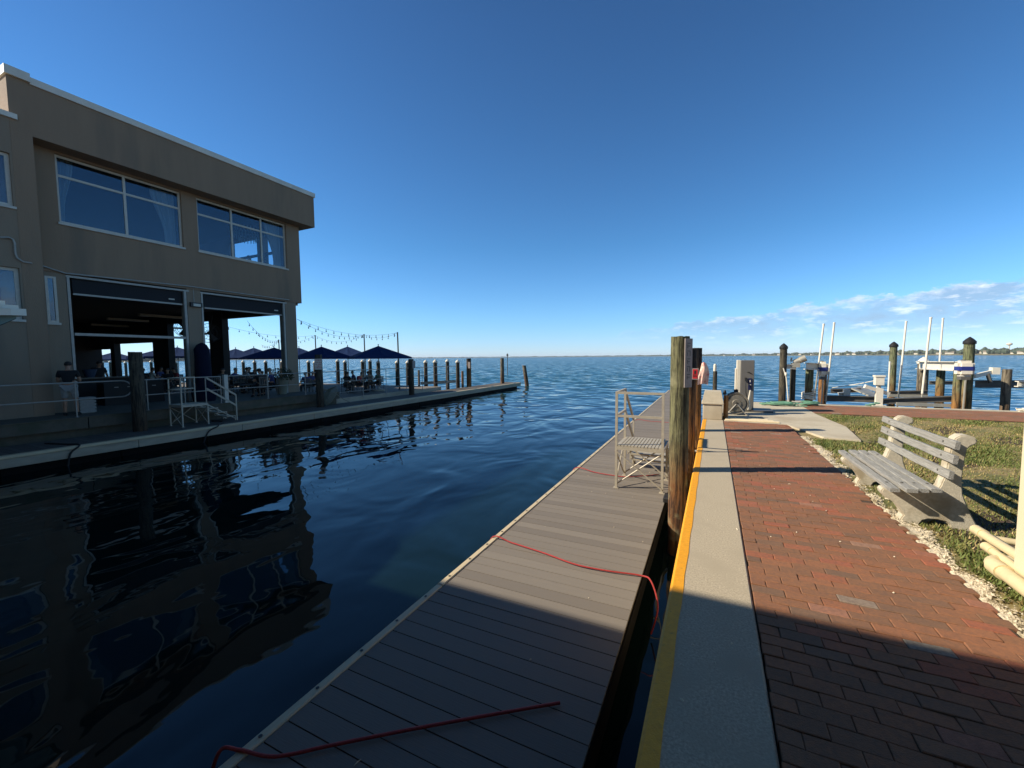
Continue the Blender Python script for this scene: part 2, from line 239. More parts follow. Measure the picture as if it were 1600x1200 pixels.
# ------------------------------------------------------------------ mesh helpers
def root_of(o):
    while o.parent: o = o.parent
    return o
class MB:
    def __init__(s): s.v = []; s.f = []; s.t = []; s.mi = []; s.tone = 0.0; s.m = 0
    def add(s, vs, fs):
        b = len(s.v); s.v += [tuple(float(c) for c in p) for p in vs]
        for f in fs: s.f.append(tuple(b+i for i in f)); s.t.append(s.tone); s.mi.append(s.m)
        return s
    def box(s, lo, hi, rot=None, piv=None):
        x0, y0, z0 = lo; x1, y1, z1 = hi
        vs = [(x0, y0, z0), (x1, y0, z0), (x1, y1, z0), (x0, y1, z0), (x0, y0, z1), (x1, y0, z1), (x1, y1, z1), (x0, y1, z1)]
        if rot is not None:
            c = Vector(piv) if piv is not None else (Vector(lo)+Vector(hi))/2
            vs = [c + rot @ (Vector(p)-c) for p in vs]
        return s.add(vs, [(0, 3, 2, 1), (4, 5, 6, 7), (0, 1, 5, 4), (1, 2, 6, 5), (2, 3, 7, 6), (3, 0, 4, 7)])
    def bbox(s, lo, hi, b=0.01):
        """box with its four upper edges and the vertical corners softened"""
        x0, y0, z0 = lo; x1, y1, z1 = hi
        def ring(i, z): return [(x0+i, y0, z), (x1-i, y0, z), (x1, y0+i, z), (x1, y1-i, z), (x1-i, y1, z), (x0+i, y1, z), (x0, y1-i, z), (x0, y0+i, z)]
        def inner(i, z): return [(x0+2*i, y0+i, z), (x1-2*i, y0+i, z), (x1-i, y0+2*i, z), (x1-i, y1-2*i, z), (x1-2*i, y1-i, z), (x0+2*i, y1-i, z), (x0+i, y1-2*i, z), (x0+i, y0+2*i, z)]
        vs = inner(b, z0) + ring(b, z0+b) + ring(b, z1-b) + inner(b, z1); fs = [tuple(range(7, -1, -1)), tuple(range(24, 32))]
        for k in range(3):
            for i in range(8): fs.append((k*8+i, k*8+(i+1) % 8, (k+1)*8+(i+1) % 8, (k+1)*8+i))
        return s.add(vs, fs)
    def rbox(s, lo, hi, r, seg=3):
        b_ = bmesh.new(); bmesh.ops.create_cube(b_, size=1.0)
        for v in b_.verts: v.co = Vector([lo[k]+(v.co[k]+.5)*(hi[k]-lo[k]) for k in range(3)])
        bmesh.ops.bevel(b_, geom=b_.edges[:], offset=r, segments=seg, affect='EDGES'); b_.verts.index_update()
        s.add([v.co[:] for v in b_.verts], [tuple(v.index for v in f.verts) for f in b_.faces]); b_.free(); return s
    def cyl(s, p0, p1, r0, r1=None, n=12, caps=True):
        r1 = r0 if r1 is None else r1; p0 = Vector(p0); p1 = Vector(p1); d = (p1-p0).normalized()
        a = d.orthogonal().normalized(); b = d.cross(a); vs = []
        for p, r in ((p0, r0), (p1, r1)):
            for i in range(n): t = 2*math.pi*i/n; vs.append(p + a*math.cos(t)*r + b*math.sin(t)*r)
        fs = [(i, (i+1) % n, n+(i+1) % n, n+i) for i in range(n)]
        if caps: fs += [tuple(range(n-1, -1, -1)), tuple(range(n, 2*n))]
        return s.add(vs, fs)
    def tube(s, pts, r, n=8, closed=False):
        pts = [Vector(p) for p in pts]; m = len(pts); vs = []; prev = None
        for i, p in enumerate(pts):
            if closed: d = (pts[(i+1) % m]-pts[i-1]).normalized()
            else: d = (pts[min(i+1, m-1)]-pts[max(i-1, 0)]).normalized()
            a = d.orthogonal().normalized() if prev is None else (prev - d*prev.dot(d)).normalized()
            prev = a; b = d.cross(a); rr = r[i] if hasattr(r, '__len__') else r
            for k in range(n): t = 2*math.pi*k/n; vs.append(p + a*math.cos(t)*rr + b*math.sin(t)*rr)
        fs = []
        for i in range(m if closed else m-1):
            j = (i+1) % m
            for k in range(n): fs.append((i*n+k, i*n+(k+1) % n, j*n+(k+1) % n, j*n+k))
        if not closed: fs += [tuple(range(n-1, -1, -1)), tuple(range((m-1)*n, m*n))]
        return s.add(vs, fs)
    def lathe(s, prof, c=(0, 0, 0), n=20):
        vs = []; fs = []; m = len(prof)
        for r, z in prof:
            for k in range(n): t = 2*math.pi*k/n; vs.append((c[0]+r*math.cos(t), c[1]+r*math.sin(t), c[2]+z))
        for i in range(m-1):
            for k in range(n): fs.append((i*n+k, i*n+(k+1) % n, (i+1)*n+(k+1) % n, (i+1)*n+k))
        fs += [tuple(range(n-1, -1, -1)), tuple(range((m-1)*n, m*n))]
        return s.add(vs, fs)
    def prism(s, prof, axis, a, b):
        """closed outline in the two other axes, pulled from a to b along axis (0 x, 1 y, 2 z)"""
        n = len(prof); vs = []
        for q in (a, b):
            for (p, r) in prof:
                vs.append({0: (q, p, r), 1: (p, q, r), 2: (p, r, q)}[axis])
        fs = [(i, (i+1) % n, n+(i+1) % n, n+i) for i in range(n)] + [tuple(range(n-1, -1, -1)), tuple(range(n, 2*n))]
        return s.add(vs, fs)
    def ball(s, c, r, n=10, m=7):
        rx, ry, rz = r if hasattr(r, '__len__') else (r, r, r); vs = [(c[0], c[1], c[2]-rz)]; fs = []
        for i in range(1, m):
            p = -math.pi/2 + math.pi*i/m
            for k in range(n): t = 2*math.pi*k/n; vs.append((c[0]+rx*math.cos(p)*math.cos(t), c[1]+ry*math.cos(p)*math.sin(t), c[2]+rz*math.sin(p)))
        vs.append((c[0], c[1], c[2]+rz)); L = len(vs)-1
        for k in range(n): fs.append((0, 1+(k+1) % n, 1+k)); fs.append((L, 1+(m-2)*n+k, 1+(m-2)*n+(k+1) % n))
        for i in range(m-2):
            for k in range(n): fs.append((1+i*n+k, 1+i*n+(k+1) % n, 1+(i+1)*n+(k+1) % n, 1+(i+1)*n+k))
        return s.add(vs, fs)
    def build(s, name, material, parent=None, smooth=False, tone=False, origin=None):
        me = bpy.data.meshes.new(name); v = np.array(s.v, float)
        if parent is not None: off = np.array(root_of(parent).location)
        elif origin is not None: off = np.array(origin, float)
        else: off = np.array([(v[:, 0].min()+v[:, 0].max())/2, (v[:, 1].min()+v[:, 1].max())/2, v[:, 2].min()])
        me.from_pydata((v-off).tolist(), [], s.f)
        mats = material if isinstance(material, (list, tuple)) else [material]
        for x in mats: me.materials.append(MT[x] if isinstance(x, str) else x)
        if len(mats) > 1: me.polygons.foreach_set('material_index', s.mi)
        bm = bmesh.new(); bm.from_mesh(me); bmesh.ops.recalc_face_normals(bm, faces=bm.faces); bm.to_mesh(me); bm.free()
        if tone: at = me.attributes.new('tone', 'FLOAT', 'FACE'); at.data.foreach_set('value', s.t)
        if smooth:
            me.polygons.foreach_set('use_smooth', [True]*len(me.polygons)); me.set_sharp_from_angle(angle=R(38))
        o = bpy.data.objects.new(name, me); COL.objects.link(o)
        if parent is not None: o.parent = parent
        else: o.location = off
        return o
def tag(o, label, cat=None, group=None, kind=None):
    o['label'] = label
    if cat: o['category'] = cat
    if group: o['group'] = group
    if kind: o['kind'] = kind
    return o
def thing(name, label, cat, loc=(0, 0, 0), group=None, rz=0):
    o = bpy.data.objects.new(name, None); COL.objects.link(o); o.location = tuple(float(c) for c in loc); o.rotation_euler = (0, 0, rz); o.empty_display_size = 0.2
    return tag(o, label, cat, group)
def copy_tree(o, parent=None):
    c = o.copy(); COL.objects.link(c); c.parent = parent
    for ch in list(o.children): copy_tree(ch, c)
    return c
def place(proto, state, loc, rz, label, scale=None):
    o = proto if not state else copy_tree(proto)
    state.append(o); o.location = tuple(float(c) for c in loc); o.rotation_euler = (0, 0, rz); o['label'] = label
    if scale: o.scale = (scale, scale, scale)
    return o
def struct(o, label, kind='structure', cat=None):
    o['kind'] = kind; o['label'] = label; o['category'] = cat or o.name.replace('_', ' '); return o

DOCK_Z, WATER_Z = -0.7, -1.2

# ================================================================== THE SETTING
def kerb_l(y): return -0.245 + 0.0102*y
def kerb_r(y): return 0.27 + 0.0052*y
# --- water: one sheet to the horizon, calm between the docks, choppy outside
m, nt, b = nodes_of('water'); n, l = nt.nodes, nt.links
b.inputs['Base Color'].default_value = (0.0045, 0.017, 0.016, 1); b.inputs['Roughness'].default_value = 0.02; b.inputs['IOR'].default_value = 1.33
ge = n.new('ShaderNodeNewGeometry'); sp = n.new('ShaderNodeSeparateXYZ'); l.new(ge.outputs['Position'], sp.inputs[0])
def wave(scale, stretch, rot, detail=2, rough=0.5, dist=0.0):
    mp = n.new('ShaderNodeMapping'); mp.inputs['Scale'].default_value = stretch; mp.inputs['Rotation'].default_value = (0, 0, rot); l.new(ge.outputs['Position'], mp.inputs[0])
    z = n.new('ShaderNodeTexNoise'); z.noise_dimensions = '3D'; z.inputs['Scale'].default_value = scale; z.inputs['Detail'].default_value = detail; z.inputs['Roughness'].default_value = rough; z.inputs['Distortion'].default_value = dist
    l.new(mp.outputs[0], z.inputs['Vector']); return z.outputs[0]
mm = lambda op, a, b_=None, c=None, clamp=False: math_(op, a, b_, c, clamp, nodes=n, links=l)
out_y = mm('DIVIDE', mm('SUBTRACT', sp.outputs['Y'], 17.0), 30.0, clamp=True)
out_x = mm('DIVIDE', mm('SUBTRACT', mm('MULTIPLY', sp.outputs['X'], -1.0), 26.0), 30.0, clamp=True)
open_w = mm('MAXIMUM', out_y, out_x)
inner = mm('DIVIDE', mm('SUBTRACT', sp.outputs['Y'], 4.0), 22.0, clamp=True)
calm = mm('ADD', mm('MULTIPLY', wave(0.62, (1, 0.75, 1), 0.5, 1.8, 0.45, 0.8), 0.085), mm('MULTIPLY', wave(2.1, (1, 0.6, 1), 0.3, 2, 0.45), 0.010))
calm = mm('MULTIPLY', calm, mm('MULTIPLY_ADD', inner, 1.2, 0.55))
bp = n.new('ShaderNodeBump'); bp.inputs['Strength'].default_value = 1.0; bp.inputs['Distance'].default_value = 1.0; l.new(calm, bp.inputs['Height'])
def slopes(scale, stretch, rot, detail, rough):                        # wave slopes straight from noise, so that far water keeps its chop
    mp = n.new('ShaderNodeMapping'); mp.inputs['Scale'].default_value = stretch; mp.inputs['Rotation'].default_value = (0, 0, rot); l.new(ge.outputs['Position'], mp.inputs[0])
    z = n.new('ShaderNodeTexNoise'); z.inputs['Scale'].default_value = scale; z.inputs['Detail'].default_value = detail; z.inputs['Roughness'].default_value = rough; z.inputs['Distortion'].default_value = 0.3; l.new(mp.outputs[0], z.inputs['Vector'])
    a = n.new('ShaderNodeVectorMath'); a.operation = 'SUBTRACT'; l.new(z.outputs['Color'], a.inputs[0]); a.inputs[1].default_value = (.5, .5, .5)
    b_ = n.new('ShaderNodeVectorMath'); b_.operation = 'MULTIPLY'; l.new(a.outputs[0], b_.inputs[0]); b_.inputs[1].default_value = (1, 1, 0); return b_.outputs[0]
def vscale(v, f):
    q = n.new('ShaderNodeVectorMath'); q.operation = 'SCALE'; l.new(v, q.inputs[0])
    if isinstance(f, (int, float)): q.inputs['Scale'].default_value = f
    else: l.new(f, q.inputs['Scale'])
    return q.outputs[0]
def vadd(a, b_):
    q = n.new('ShaderNodeVectorMath'); q.operation = 'ADD'; l.new(a, q.inputs[0]); l.new(b_, q.inputs[1]); return q.outputs[0]
ripple = mm('MULTIPLY', mm('MULTIPLY', inner, inner), 0.17)
nrm = vadd(bp.outputs[0], vscale(slopes(1.5, (0.40, 1, 1), -0.42, 3, 0.5), ripple))
nrm = vadd(nrm, vscale(slopes(1.1, (0.45, 1, 1), -0.40, 5, 0.62), mm('MULTIPLY', open_w, 1.0)))
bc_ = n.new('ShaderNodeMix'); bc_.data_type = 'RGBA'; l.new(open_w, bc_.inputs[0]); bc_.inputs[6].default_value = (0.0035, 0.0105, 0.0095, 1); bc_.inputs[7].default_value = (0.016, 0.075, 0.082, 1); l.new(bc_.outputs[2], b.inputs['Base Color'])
south_tilt = n.new('ShaderNodeCombineXYZ'); south_tilt.inputs[0].default_value = 0.04; south_tilt.inputs[1].default_value = -0.11      # normals tilted south so open water mirrors higher, darker sky
nrm = vadd(nrm, vscale(south_tilt.outputs[0], open_w))
nz_ = n.new('ShaderNodeVectorMath'); nz_.operation = 'NORMALIZE'; l.new(nrm, nz_.inputs[0]); l.new(nz_.outputs[0], b.inputs['Normal'])
MT['water'] = m
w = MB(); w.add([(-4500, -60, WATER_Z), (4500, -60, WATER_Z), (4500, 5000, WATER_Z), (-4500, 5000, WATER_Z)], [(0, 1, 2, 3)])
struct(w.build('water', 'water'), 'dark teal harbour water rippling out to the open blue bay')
# --- solid ground under everything on the right
g = MB(); g.box((0.02, -30, -3), (60, 15.8, -0.034)); g.box((0.30, -5.6, -0.033), (1.62, 11.20, -0.011)); g.box((2.62, 13.75, -0.033), (26, 15.845, -0.011)); struct(g.build('ground', 'joint'), 'sandy ground under the brick walk and lawn')
# --- sea wall cap (kerb) with the yellow edge
k = MB(); ys = [-6, -2, 0, 2, 4, 6, 8, 10, 11.8, 13.5, 16.1]
prof = lambda y: [(kerb_l(y), y, -2.6), (kerb_l(y), y, -0.015), (kerb_l(y)+0.015, y, 0), (kerb_r(y)-0.012, y, 0), (kerb_r(y), y, -0.012), (kerb_r(y), y, -2.6)]
vs = []; fs = []
for y in ys: vs += prof(y)
for i in range(len(ys)-1):
    for j in range(6): fs.append((i*6+j, i*6+(j+1) % 6, i*6+6+(j+1) % 6, i*6+6+j))
fs += [tuple(range(6)), tuple(range((len(ys)-1)*6+5, (len(ys)-1)*6-1, -1))]
k.add(vs, fs)
kerb = thing('seawall_cap', 'grey concrete seawall cap with yellow painted edge beside the brick walk', 'kerb', (0, -6, 0)); kerb['kind'] = 'structure'
k.build('concrete_cap', 'concrete', kerb)
k = MB(); vs = []; fs = []
yy = np.linspace(-6, 11.36, 90)
for y in yy:
    j = 0.004*math.sin(y*9.1)+0.003*math.sin(y*23)
    vs += [(kerb_l(y)-0.003, y, -0.07), (kerb_l(y)-0.003, y, -0.012), (kerb_l(y)+0.014, y, 0.003), (kerb_l(y)+0.082+j, y, 0.003), (kerb_l(y)+0.082+j, y, 0.0005)]
for i in range(len(yy)-1):
    for j in range(4): fs.append((i*5+j, i*5+j+1, i*5+6+j, i*5+5+j))
k.add(vs, fs); k.build('yellow_stripe', 'yellow', kerb)
# --- brick walk: every brick laid, running bond across the walk
def lay_bricks(mb, x0f, x1f, ya, yb, L=0.203, Wd=0.094, gap=0.0035, along='x', jit=1.0):
    y = ya; row = 0
    while y < yb - Wd*0.5:
        off = (0.5*L if row % 2 else 0.0) + random.uniform(-.01, .01); a, z = x0f(y), x1f(y)
        x = a - off
        while x < z:
            p, q = max(x, a), min(x+L, z)
            if x + L*0.5 > z + random.uniform(-.03, .05): break
            if q - p > 0.035:
                mb.tone = random.random(); h = random.uniform(-.003, .002)*jit; t1 = random.uniform(-.0025, .0025)*jit; t2 = random.uniform(-.002, .002)*jit
                e = gap/2; c = 0.0035
                lo = (p+e+random.uniform(-.001, .001), y+e); hi = (q-e, y+Wd-e+random.uniform(-.0012, .0012))
                zt = lambda xx, yy_: h + t1*(1 if xx > (p+q)/2 else -1) + t2*(1 if yy_ > y+Wd/2 else -1)
                A = [(lo[0], lo[1]), (hi[0], lo[1]), (hi[0], hi[1]), (lo[0], hi[1])]
                B = [(lo[0]+c, lo[1]+c), (hi[0]-c, lo[1]+c), (hi[0]-c, hi[1]-c), (lo[0]+c, hi[1]-c)]
                vs = [(u, v, -0.03) for u, v in A] + [(u, v, zt(u, v)-0.003) for u, v in A] + [(u, v, zt(u, v)) for u, v in B]
                mb.add(vs, [(8, 9, 10, 11)] + [(k_, (k_+1) % 4, 4+(k_+1) % 4, 4+k_) for k_ in range(4)] + [(4+k_, 4+(k_+1) % 4, 8+(k_+1) % 4, 8+k_) for k_ in range(4)])
            x += L
        y += Wd; row += 1
br = MB()
lay_bricks(br, lambda y: kerb_r(y)+0.006, lambda y: 1.66-0.003*(y-4)+0.012*math.sin(y*3.1), -5.5, 11.22)
struct(br.build('brick_walk', 'brick', tone=True), 'red clay brick walk in running bond along the seawall')
br = MB(); lay_bricks(br, lambda y: 2.62+(15.85-y)*0.0, lambda y: 26, 13.75, 15.84, jit=.6)
struct(br.build('brick_strip', 'brick', tone=True), 'strip of red brick along the north quay edge')
q = MB(); q.box((0.345, 15.85, -2.6), (40, 16.12, 0.012)); struct(q.build('quay_edge', 'concrete_slab'), 'pale concrete cap along the north quay')
# --- concrete slab by the fuel pump and its path to the lawn
s = MB(); s.prism([(0.345, 11.25), (1.62, 11.16), (2.02, 9.72), (2.56, 9.62), (2.74, 11.3), (2.60, 13.3), (2.60, 15.84), (0.345, 15.84)], 2, -0.10, 0.006)
struct(s.build('concrete_path', 'concrete_slab'), 'pale concrete slab under the fuel pump reaching the lawn')
# --- lawn, its grass, and the shell edging between lawn and bricks
def grid(x0, x1, y0, y1, nx, ny, zf, clip=None):
    mb = MB(); X = np.linspace(x0, x1, nx); Y = np.linspace(y0, y1, ny)
    vs = [(x, y, zf(x, y)) for y in Y for x in X]
    fs = [(j*nx+i, j*nx+i+1, (j+1)*nx+i+1, (j+1)*nx+i) for j in range(ny-1) for i in range(nx-1)]
    mb.add(vs, fs); return mb
lumps = lambda x, y: 0.010*math.sin(x*2.3+y*1.1)+0.008*math.sin(x*5.1-y*3.7)
def edge_x(y): return 1.775 + 0.04*math.sin(y*1.7) + 0.035*math.sin(y*5.3+1) + 0.03*math.sin(y*13.1)
lw = grid(1.70, 30, -6, 13.74, 140, 120, lambda x, y: -0.026 + lumps(x, y) if x > 2.0 else -0.032)
struct(lw.build('lawn', 'soil', smooth=True), 'thin winter lawn between the brick walk and the quay')
e = MB(); vs = []; fs = []; yy = np.linspace(-5.5, 9.75, 420)
for y in yy:
    xr = edge_x(y) - 0.055 + random.uniform(-.04, .04)
    x0 = 1.64
    vs += [(x0, y, -0.03), (x0+.01, y, -0.012+random.uniform(-.003, .002)), ((x0+xr)/2, y, random.uniform(-.012, -.003)), (xr-.02, y, random.uniform(-.020, -.010)), (xr+0.03, y, -0.04)]
for i in range(len(yy)-1):
    for j in range(4): fs.append((i*5+j, i*5+j+1, i*5+6+j, i*5+5+j))
e.add(vs, fs)
for i in range(5200):                                               # broken shell and mortar crumbs, thinning out into the grass
    y = random.uniform(2.4, 9.7); x = edge_x(y) - .11 + abs(random.gauss(0, .055)) - .03; q_ = random.uniform(.004, .016)*(1 if random.random() < .9 else 1.8); a = random.uniform(0, 6.28)
    if x < 1.655: continue
    z_ = random.uniform(-.016, -.006); pts = [(x+q_*math.cos(a+k_*2.1)*random.uniform(.6, 1.2), y+q_*math.sin(a+k_*2.1)*random.uniform(.6, 1.2), z_) for k_ in range(3)]
    e.add(pts+[(x+random.uniform(-.3, .3)*q_, y+random.uniform(-.3, .3)*q_, z_+q_*random.uniform(.35, .8))], [(0, 1, 3), (1, 2, 3), (2, 0, 3)])
struct(e.build('shell_edging', 'shell_edge'), 'crumbled white shell edging along the brick walk', 'stuff')
def slab_hit(x, y): return (y > 9.55 and x < 2.78) or (y > 10.8 and x < 2.7)
def noise2(x, y): return (np.sin(x*1.9+y*0.7)+np.sin(x*0.8-y*2.1+1.3)+np.sin(x*3.7+y*2.9+.4)*.7+np.sin(x*6.1-y*5.3)*.5)/3.2
def blades(count, xr, yr, hmin, hmax, dense=None):
    x = rng.uniform(*xr, count); y = rng.uniform(*yr, count); nz = noise2(x, y)
    ex = 1.765+0.04*np.sin(y*1.7)+0.035*np.sin(y*5.3+1)+0.03*np.sin(y*13.1)
    keep = (x > ex + rng.uniform(-.03, .10, count)) & ~(((y > 9.55) & (x < 2.72)) | ((y > 11.0) & (x < 2.64))) & (rng.random(count) < (0.62+0.5*nz))
    if dense is not None: keep &= dense(x, y)
    x, y, nz = x[keep], y[keep], nz[keep]; c = len(x)
    a = rng.uniform(0, 2*np.pi, c); h = rng.uniform(hmin, hmax, c); lean = rng.uniform(.15, 1.2, c)*h; wd = rng.uniform(.0035, .008, c)*(1+y/14)
    z0 = -0.035 + 0.010*np.sin(x*2.3+y*1.1)
    P = np.zeros((c*3, 3)); px, py = -np.sin(a)*wd, np.cos(a)*wd
    P[0::3] = np.c_[x-px, y-py, z0]; P[1::3] = np.c_[x+px, y+py, z0]; P[2::3] = np.c_[x+np.cos(a)*lean, y+np.sin(a)*lean, z0+h]
    t = np.clip(0.44 - 0.40*nz + rng.normal(0, .24, c), 0, 1)
    return P, t
Pa, ta = blades(330000, (1.7, 13.5), (3.3, 13.7), .015, .042)
Pb, tb = blades(15000, (1.8, 3.6), (3.4, 5.2), .02, .055, lambda x, y: (np.sin(x*7+1)+np.sin(y*9)) > -0.3); tb = tb*0.75
Pc, tc_ = blades(9000, (1.8, 4.4), (8.2, 9.6), .03, .06); tc_ = tc_*0.5
P = np.vstack([Pa, Pb, Pc]); T = np.concatenate([ta, tb, tc_])
me = bpy.data.meshes.new('grass'); me.vertices.add(len(P)); me.vertices.foreach_set('co', P.ravel()); nf = len(P)//3
me.loops.add(len(P)); me.loops.foreach_set('vertex_index', np.arange(len(P))); me.polygons.add(nf); me.polygons.foreach_set('loop_start', np.arange(nf)*3); me.polygons.foreach_set('loop_total', np.full(nf, 3)); me.update()
at = me.attributes.new('tone', 'FLOAT', 'FACE'); at.data.foreach_set('value', T); me.materials.append(MT['grass'])
go = bpy.data.objects.new('grass', me); COL.objects.link(go); struct(go, 'short patchy green and straw coloured grass of the lawn', 'stuff')
# --- scraps of shell and dead leaf lying on the walk, kerb and dock
lt = MB()
for i in range(60):
    u = random.random()
    if u < .5: x, y, z = random.uniform(.35, 1.6), random.uniform(1.7, 10.5), 0.003
    elif u < .68: x, y, z = random.uniform(-.1, .27), random.uniform(1.6, 9), 0.002
    else: x, y, z = random.uniform(-2.2, -.7), random.uniform(1.4, 9), DOCK_Z+0.003
    a = random.uniform(0, 3.14); L_ = random.uniform(.003, .011)*(1 if random.random() < .85 else 2.6); w_ = random.uniform(.003, .007)
    ca, sa = math.cos(a), math.sin(a)
    pts = [(x+ca*p*L_-sa*q_*w_, y+sa*p*L_+ca*q_*w_, z) for p, q_ in ((-1, -.4), (-.2, -1), (1, -.3), (.7, .8), (-.6, 1))]
    lt.add(pts + [(x, y, z+random.uniform(.004, .010))], [(i_, (i_+1) % 5, 5) for i_ in range(5)])
struct(lt.build('litter', 'litter'), 'scattered bits of shell and dead leaf on walk and dock', 'stuff')

# --- far shore: land, the wood as one mass, houses and a water tower
SH = [(-300, 620), (-60, 700), (60, 760), (150, 800), (260, 900), (330, 1500), (420, 2600), (560, 3300), (760, 3400), (950, 2700), (1090, 1900), (1250, 1300), (1400, 960), (1540, 780), (1700, 660), (1900, 560)]
def shore(u, back=0.0):
    us = [p[0] for p in SH]; d = float(np.interp(u, us, [p[1] for p in SH])) + back
    r = _rt*(u-800)/F_PX + _fw; h = Vector((r[0], r[1])).normalized(); return h.x*d, h.y*d, d
ln = MB(); vs = []; fs = []; us = np.linspace(-300, 1900, 140)
for u in us:
    for bk, z in ((0, WATER_Z-.3), (6, WATER_Z+.8), (25, 1.2), (420, 2.5)): x, y, d = shore(u, bk); vs.append((x, y, z))
for i in range(len(us)-1):
    for j in range(3): fs.append((i*4+j, i*4+j+1, i*4+5+j, i*4+4+j))
ln.add(vs, fs); struct(ln.build('far_shore', 'far_land'), 'low far shore across the bay')
wd = MB()
for i in range(9000):
    u = random.uniform(-280, 1880); bk = random.uniform(14, 170); x, y, d = shore(u, bk); s_ = 1.0 if d < 1200 else 0.9
    r = random.uniform(1.3, 3.6)*s_; h = random.uniform(2.0, 4.6)*s_*(0.85 + 0.25*math.sin(u*0.31)*math.sin(u*0.077))
    wd.ball((x, y, 1.0 + h*0.8), (r, r, h), 6, 4)
struct(wd.build('far_trees', 'far_tree'), 'dark band of trees along the far shore', 'stuff')
hp = None
def house_mesh():
    root = thing('shore_house', 'small pale house among the trees on the far shore', 'house', (0, 0, 0), 'small pale houses along the far shore')
    a = MB(); a.box((-6, -4, 0), (6, 4, 3.4)); a.build('wall', 'far_white', root)
    r_ = MB(); r_.prism([(-4.6, 3.4), (4.6, 3.4), (0, 5.6)], 0, -6.5, 6.5); r_.build('roof', 'far_roof', root)
    return root
hp = house_mesh(); hs = []
for i, u in enumerate([95, 120, 148, 175, 205, 235, 1128, 1146, 1163, 1175, 1196, 1204, 1219, 1252, 1266, 1307, 1325, 1336, 1344, 1352, 1368, 1384, 1401, 1416, 1429, 1440, 1452, 1466, 1483, 1502, 1520, 1536, 1544, 1558, 1571, 1583, 1595]):
    x, y, d = shore(u + random.uniform(-3, 3), random.uniform(12, 40)); o = place(hp, hs, (x, y, 0.3), random.uniform(-.5, .5) - math.atan2(x, y), 'small pale house among the trees on the far shore', random.uniform(.45, .85))
tw = thing('water_tower', 'white water tower standing above the trees of the far shore', 'water tower', (*shore(1573, 380)[:2], 1.0))
x, y, d = shore(1573, 380); kk = MB(); kk.lathe([(1.6, 0), (.8, 4), (.7, 11), (1.2, 13.5)], (x, y, 1.0), 14); kk.build('stem', 'far_white', tw, True)
kk = MB(); kk.lathe([(1.2, 13.5), (3.3, 14.6), (3.9, 16), (3.3, 17.3), (1.4, 18.2), (0.3, 18.4)], (x, y, 1.0), 18); kk.build('tank', 'far_white', tw, True)
mk = thing('channel_marker', 'thin dark channel marker pole out in the bay', 'marker', at_y(793, 572, 60)); p = at_y(793, 572, 60)
kk = MB(); kk.cyl((p[0], p[1], WATER_Z-.5), (p[0], p[1], 2.2), .06, .05, 8); kk.build('pole', 'pole', mk)
kk = MB(); kk.box((p[0]-.15, p[1]-.02, 1.75), (p[0]+.15, p[1]+.02, 2.1)); kk.build('board', 'cap_black', mk)

# ================================================================== THE RESTAURANT BUILDING
FX, UX, FA = -19.45, -19.75, -18.80          # front wall, its back, fascia and wing front
ZF = -0.12
bl = thing('restaurant', 'two storey tan stucco restaurant with overhanging fascia beside the water', 'building', (-19, 5, ZF))
def part(name, boxes, material, parent=bl, **kw):
    mb = MB()
    for lo, hi in boxes: mb.box(lo, hi)
    return mb.build(name, material, parent, **kw)
W1 = (6.15, 9.73, 6.17, 8.38); W2 = (10.28, 14.32, 6.17, 8.38)
part('front_wall', [((UX, 5.5, 4.52), (FX, 15.05, 6.17)), ((UX, 5.5, 8.38), (FX, 15.05, 9.6)), ((UX, 5.5, 6.17), (FX, 6.15, 8.38)), ((UX, 9.73, 6.17), (FX, 10.28, 8.38)), ((UX, 14.32, 6.17), (FX, 15.05, 8.38))], 'stucco')
part('ground_wall', [((UX, 5.5, 4.36), (FX-.03, 6.20, 4.52)), ((UX, 5.5, ZF), (FX-.03, 6.20, 2.86)), ((UX, 5.96, 2.86), (FX-.03, 6.20, 4.36)), ((UX, 5.5, 2.86), (FX-.03, 5.70, 4.36))], 'stucco_pale')
part('column', [((UX-.2, 9.75, ZF), (FX-.03, 10.25, 4.52))], 'stucco_pale')
part('column', [((UX-.2, 14.12, ZF), (FX-.03, 14.72, 4.52))], 'stucco_pale')
part('fascia', [((FX+.002, 5.5, 8.45), (FA, 15.5, 9.98)), ((-42, 15.05, 8.45), (FX+.002, 15.5, 9.98))], 'stucco')
part('pier', [((-20.5, 5.05, ZF), (FA-.004, 5.5, 10.02))], 'stucco')
part('wing_wall', [((-20.5, -8, 7.75), (FA-.012, 5.05, 8.78)), ((-20.5, -8, ZF), (FA-.012, 2.4, 7.75)), ((-20.5, 5.0, ZF), (FA-.012, 5.05, 7.75)), ((-20.5, 2.4, 4.4), (FA-.012, 5.0, 6.2)), ((-20.5, 2.4, ZF), (FA-.012, 5.0, 2.86))], 'stucco_pale')
part('coping', [((-42, 5.52, 9.98), (FA+.05, 15.56, 10.19))], 'coping')
part('pier_coping', [((-21, 5.0, 10.02), (FA+.09, 5.52, 10.27))], 'coping')
part('wing_coping', [((-21, -8, 8.78), (FA+.06, 5.2, 8.93))], 'coping')
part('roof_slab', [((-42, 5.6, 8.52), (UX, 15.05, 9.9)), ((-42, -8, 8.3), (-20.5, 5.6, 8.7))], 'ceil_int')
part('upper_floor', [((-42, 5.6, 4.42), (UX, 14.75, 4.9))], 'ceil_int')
part('ground_floor', [((-42, -8, -0.6), (-17.7, 14.75, ZF))], 'concrete_dark')
part('back_wall', [((-42.3, -8, -.6), (-42, 15.05, 9.98)), ((-42, 4.9, ZF), (-20.5, 5.05, 10.1)), ((-30, 5.7, 4.9), (-29.8, 13.2, 8.5))], 'dark_int')
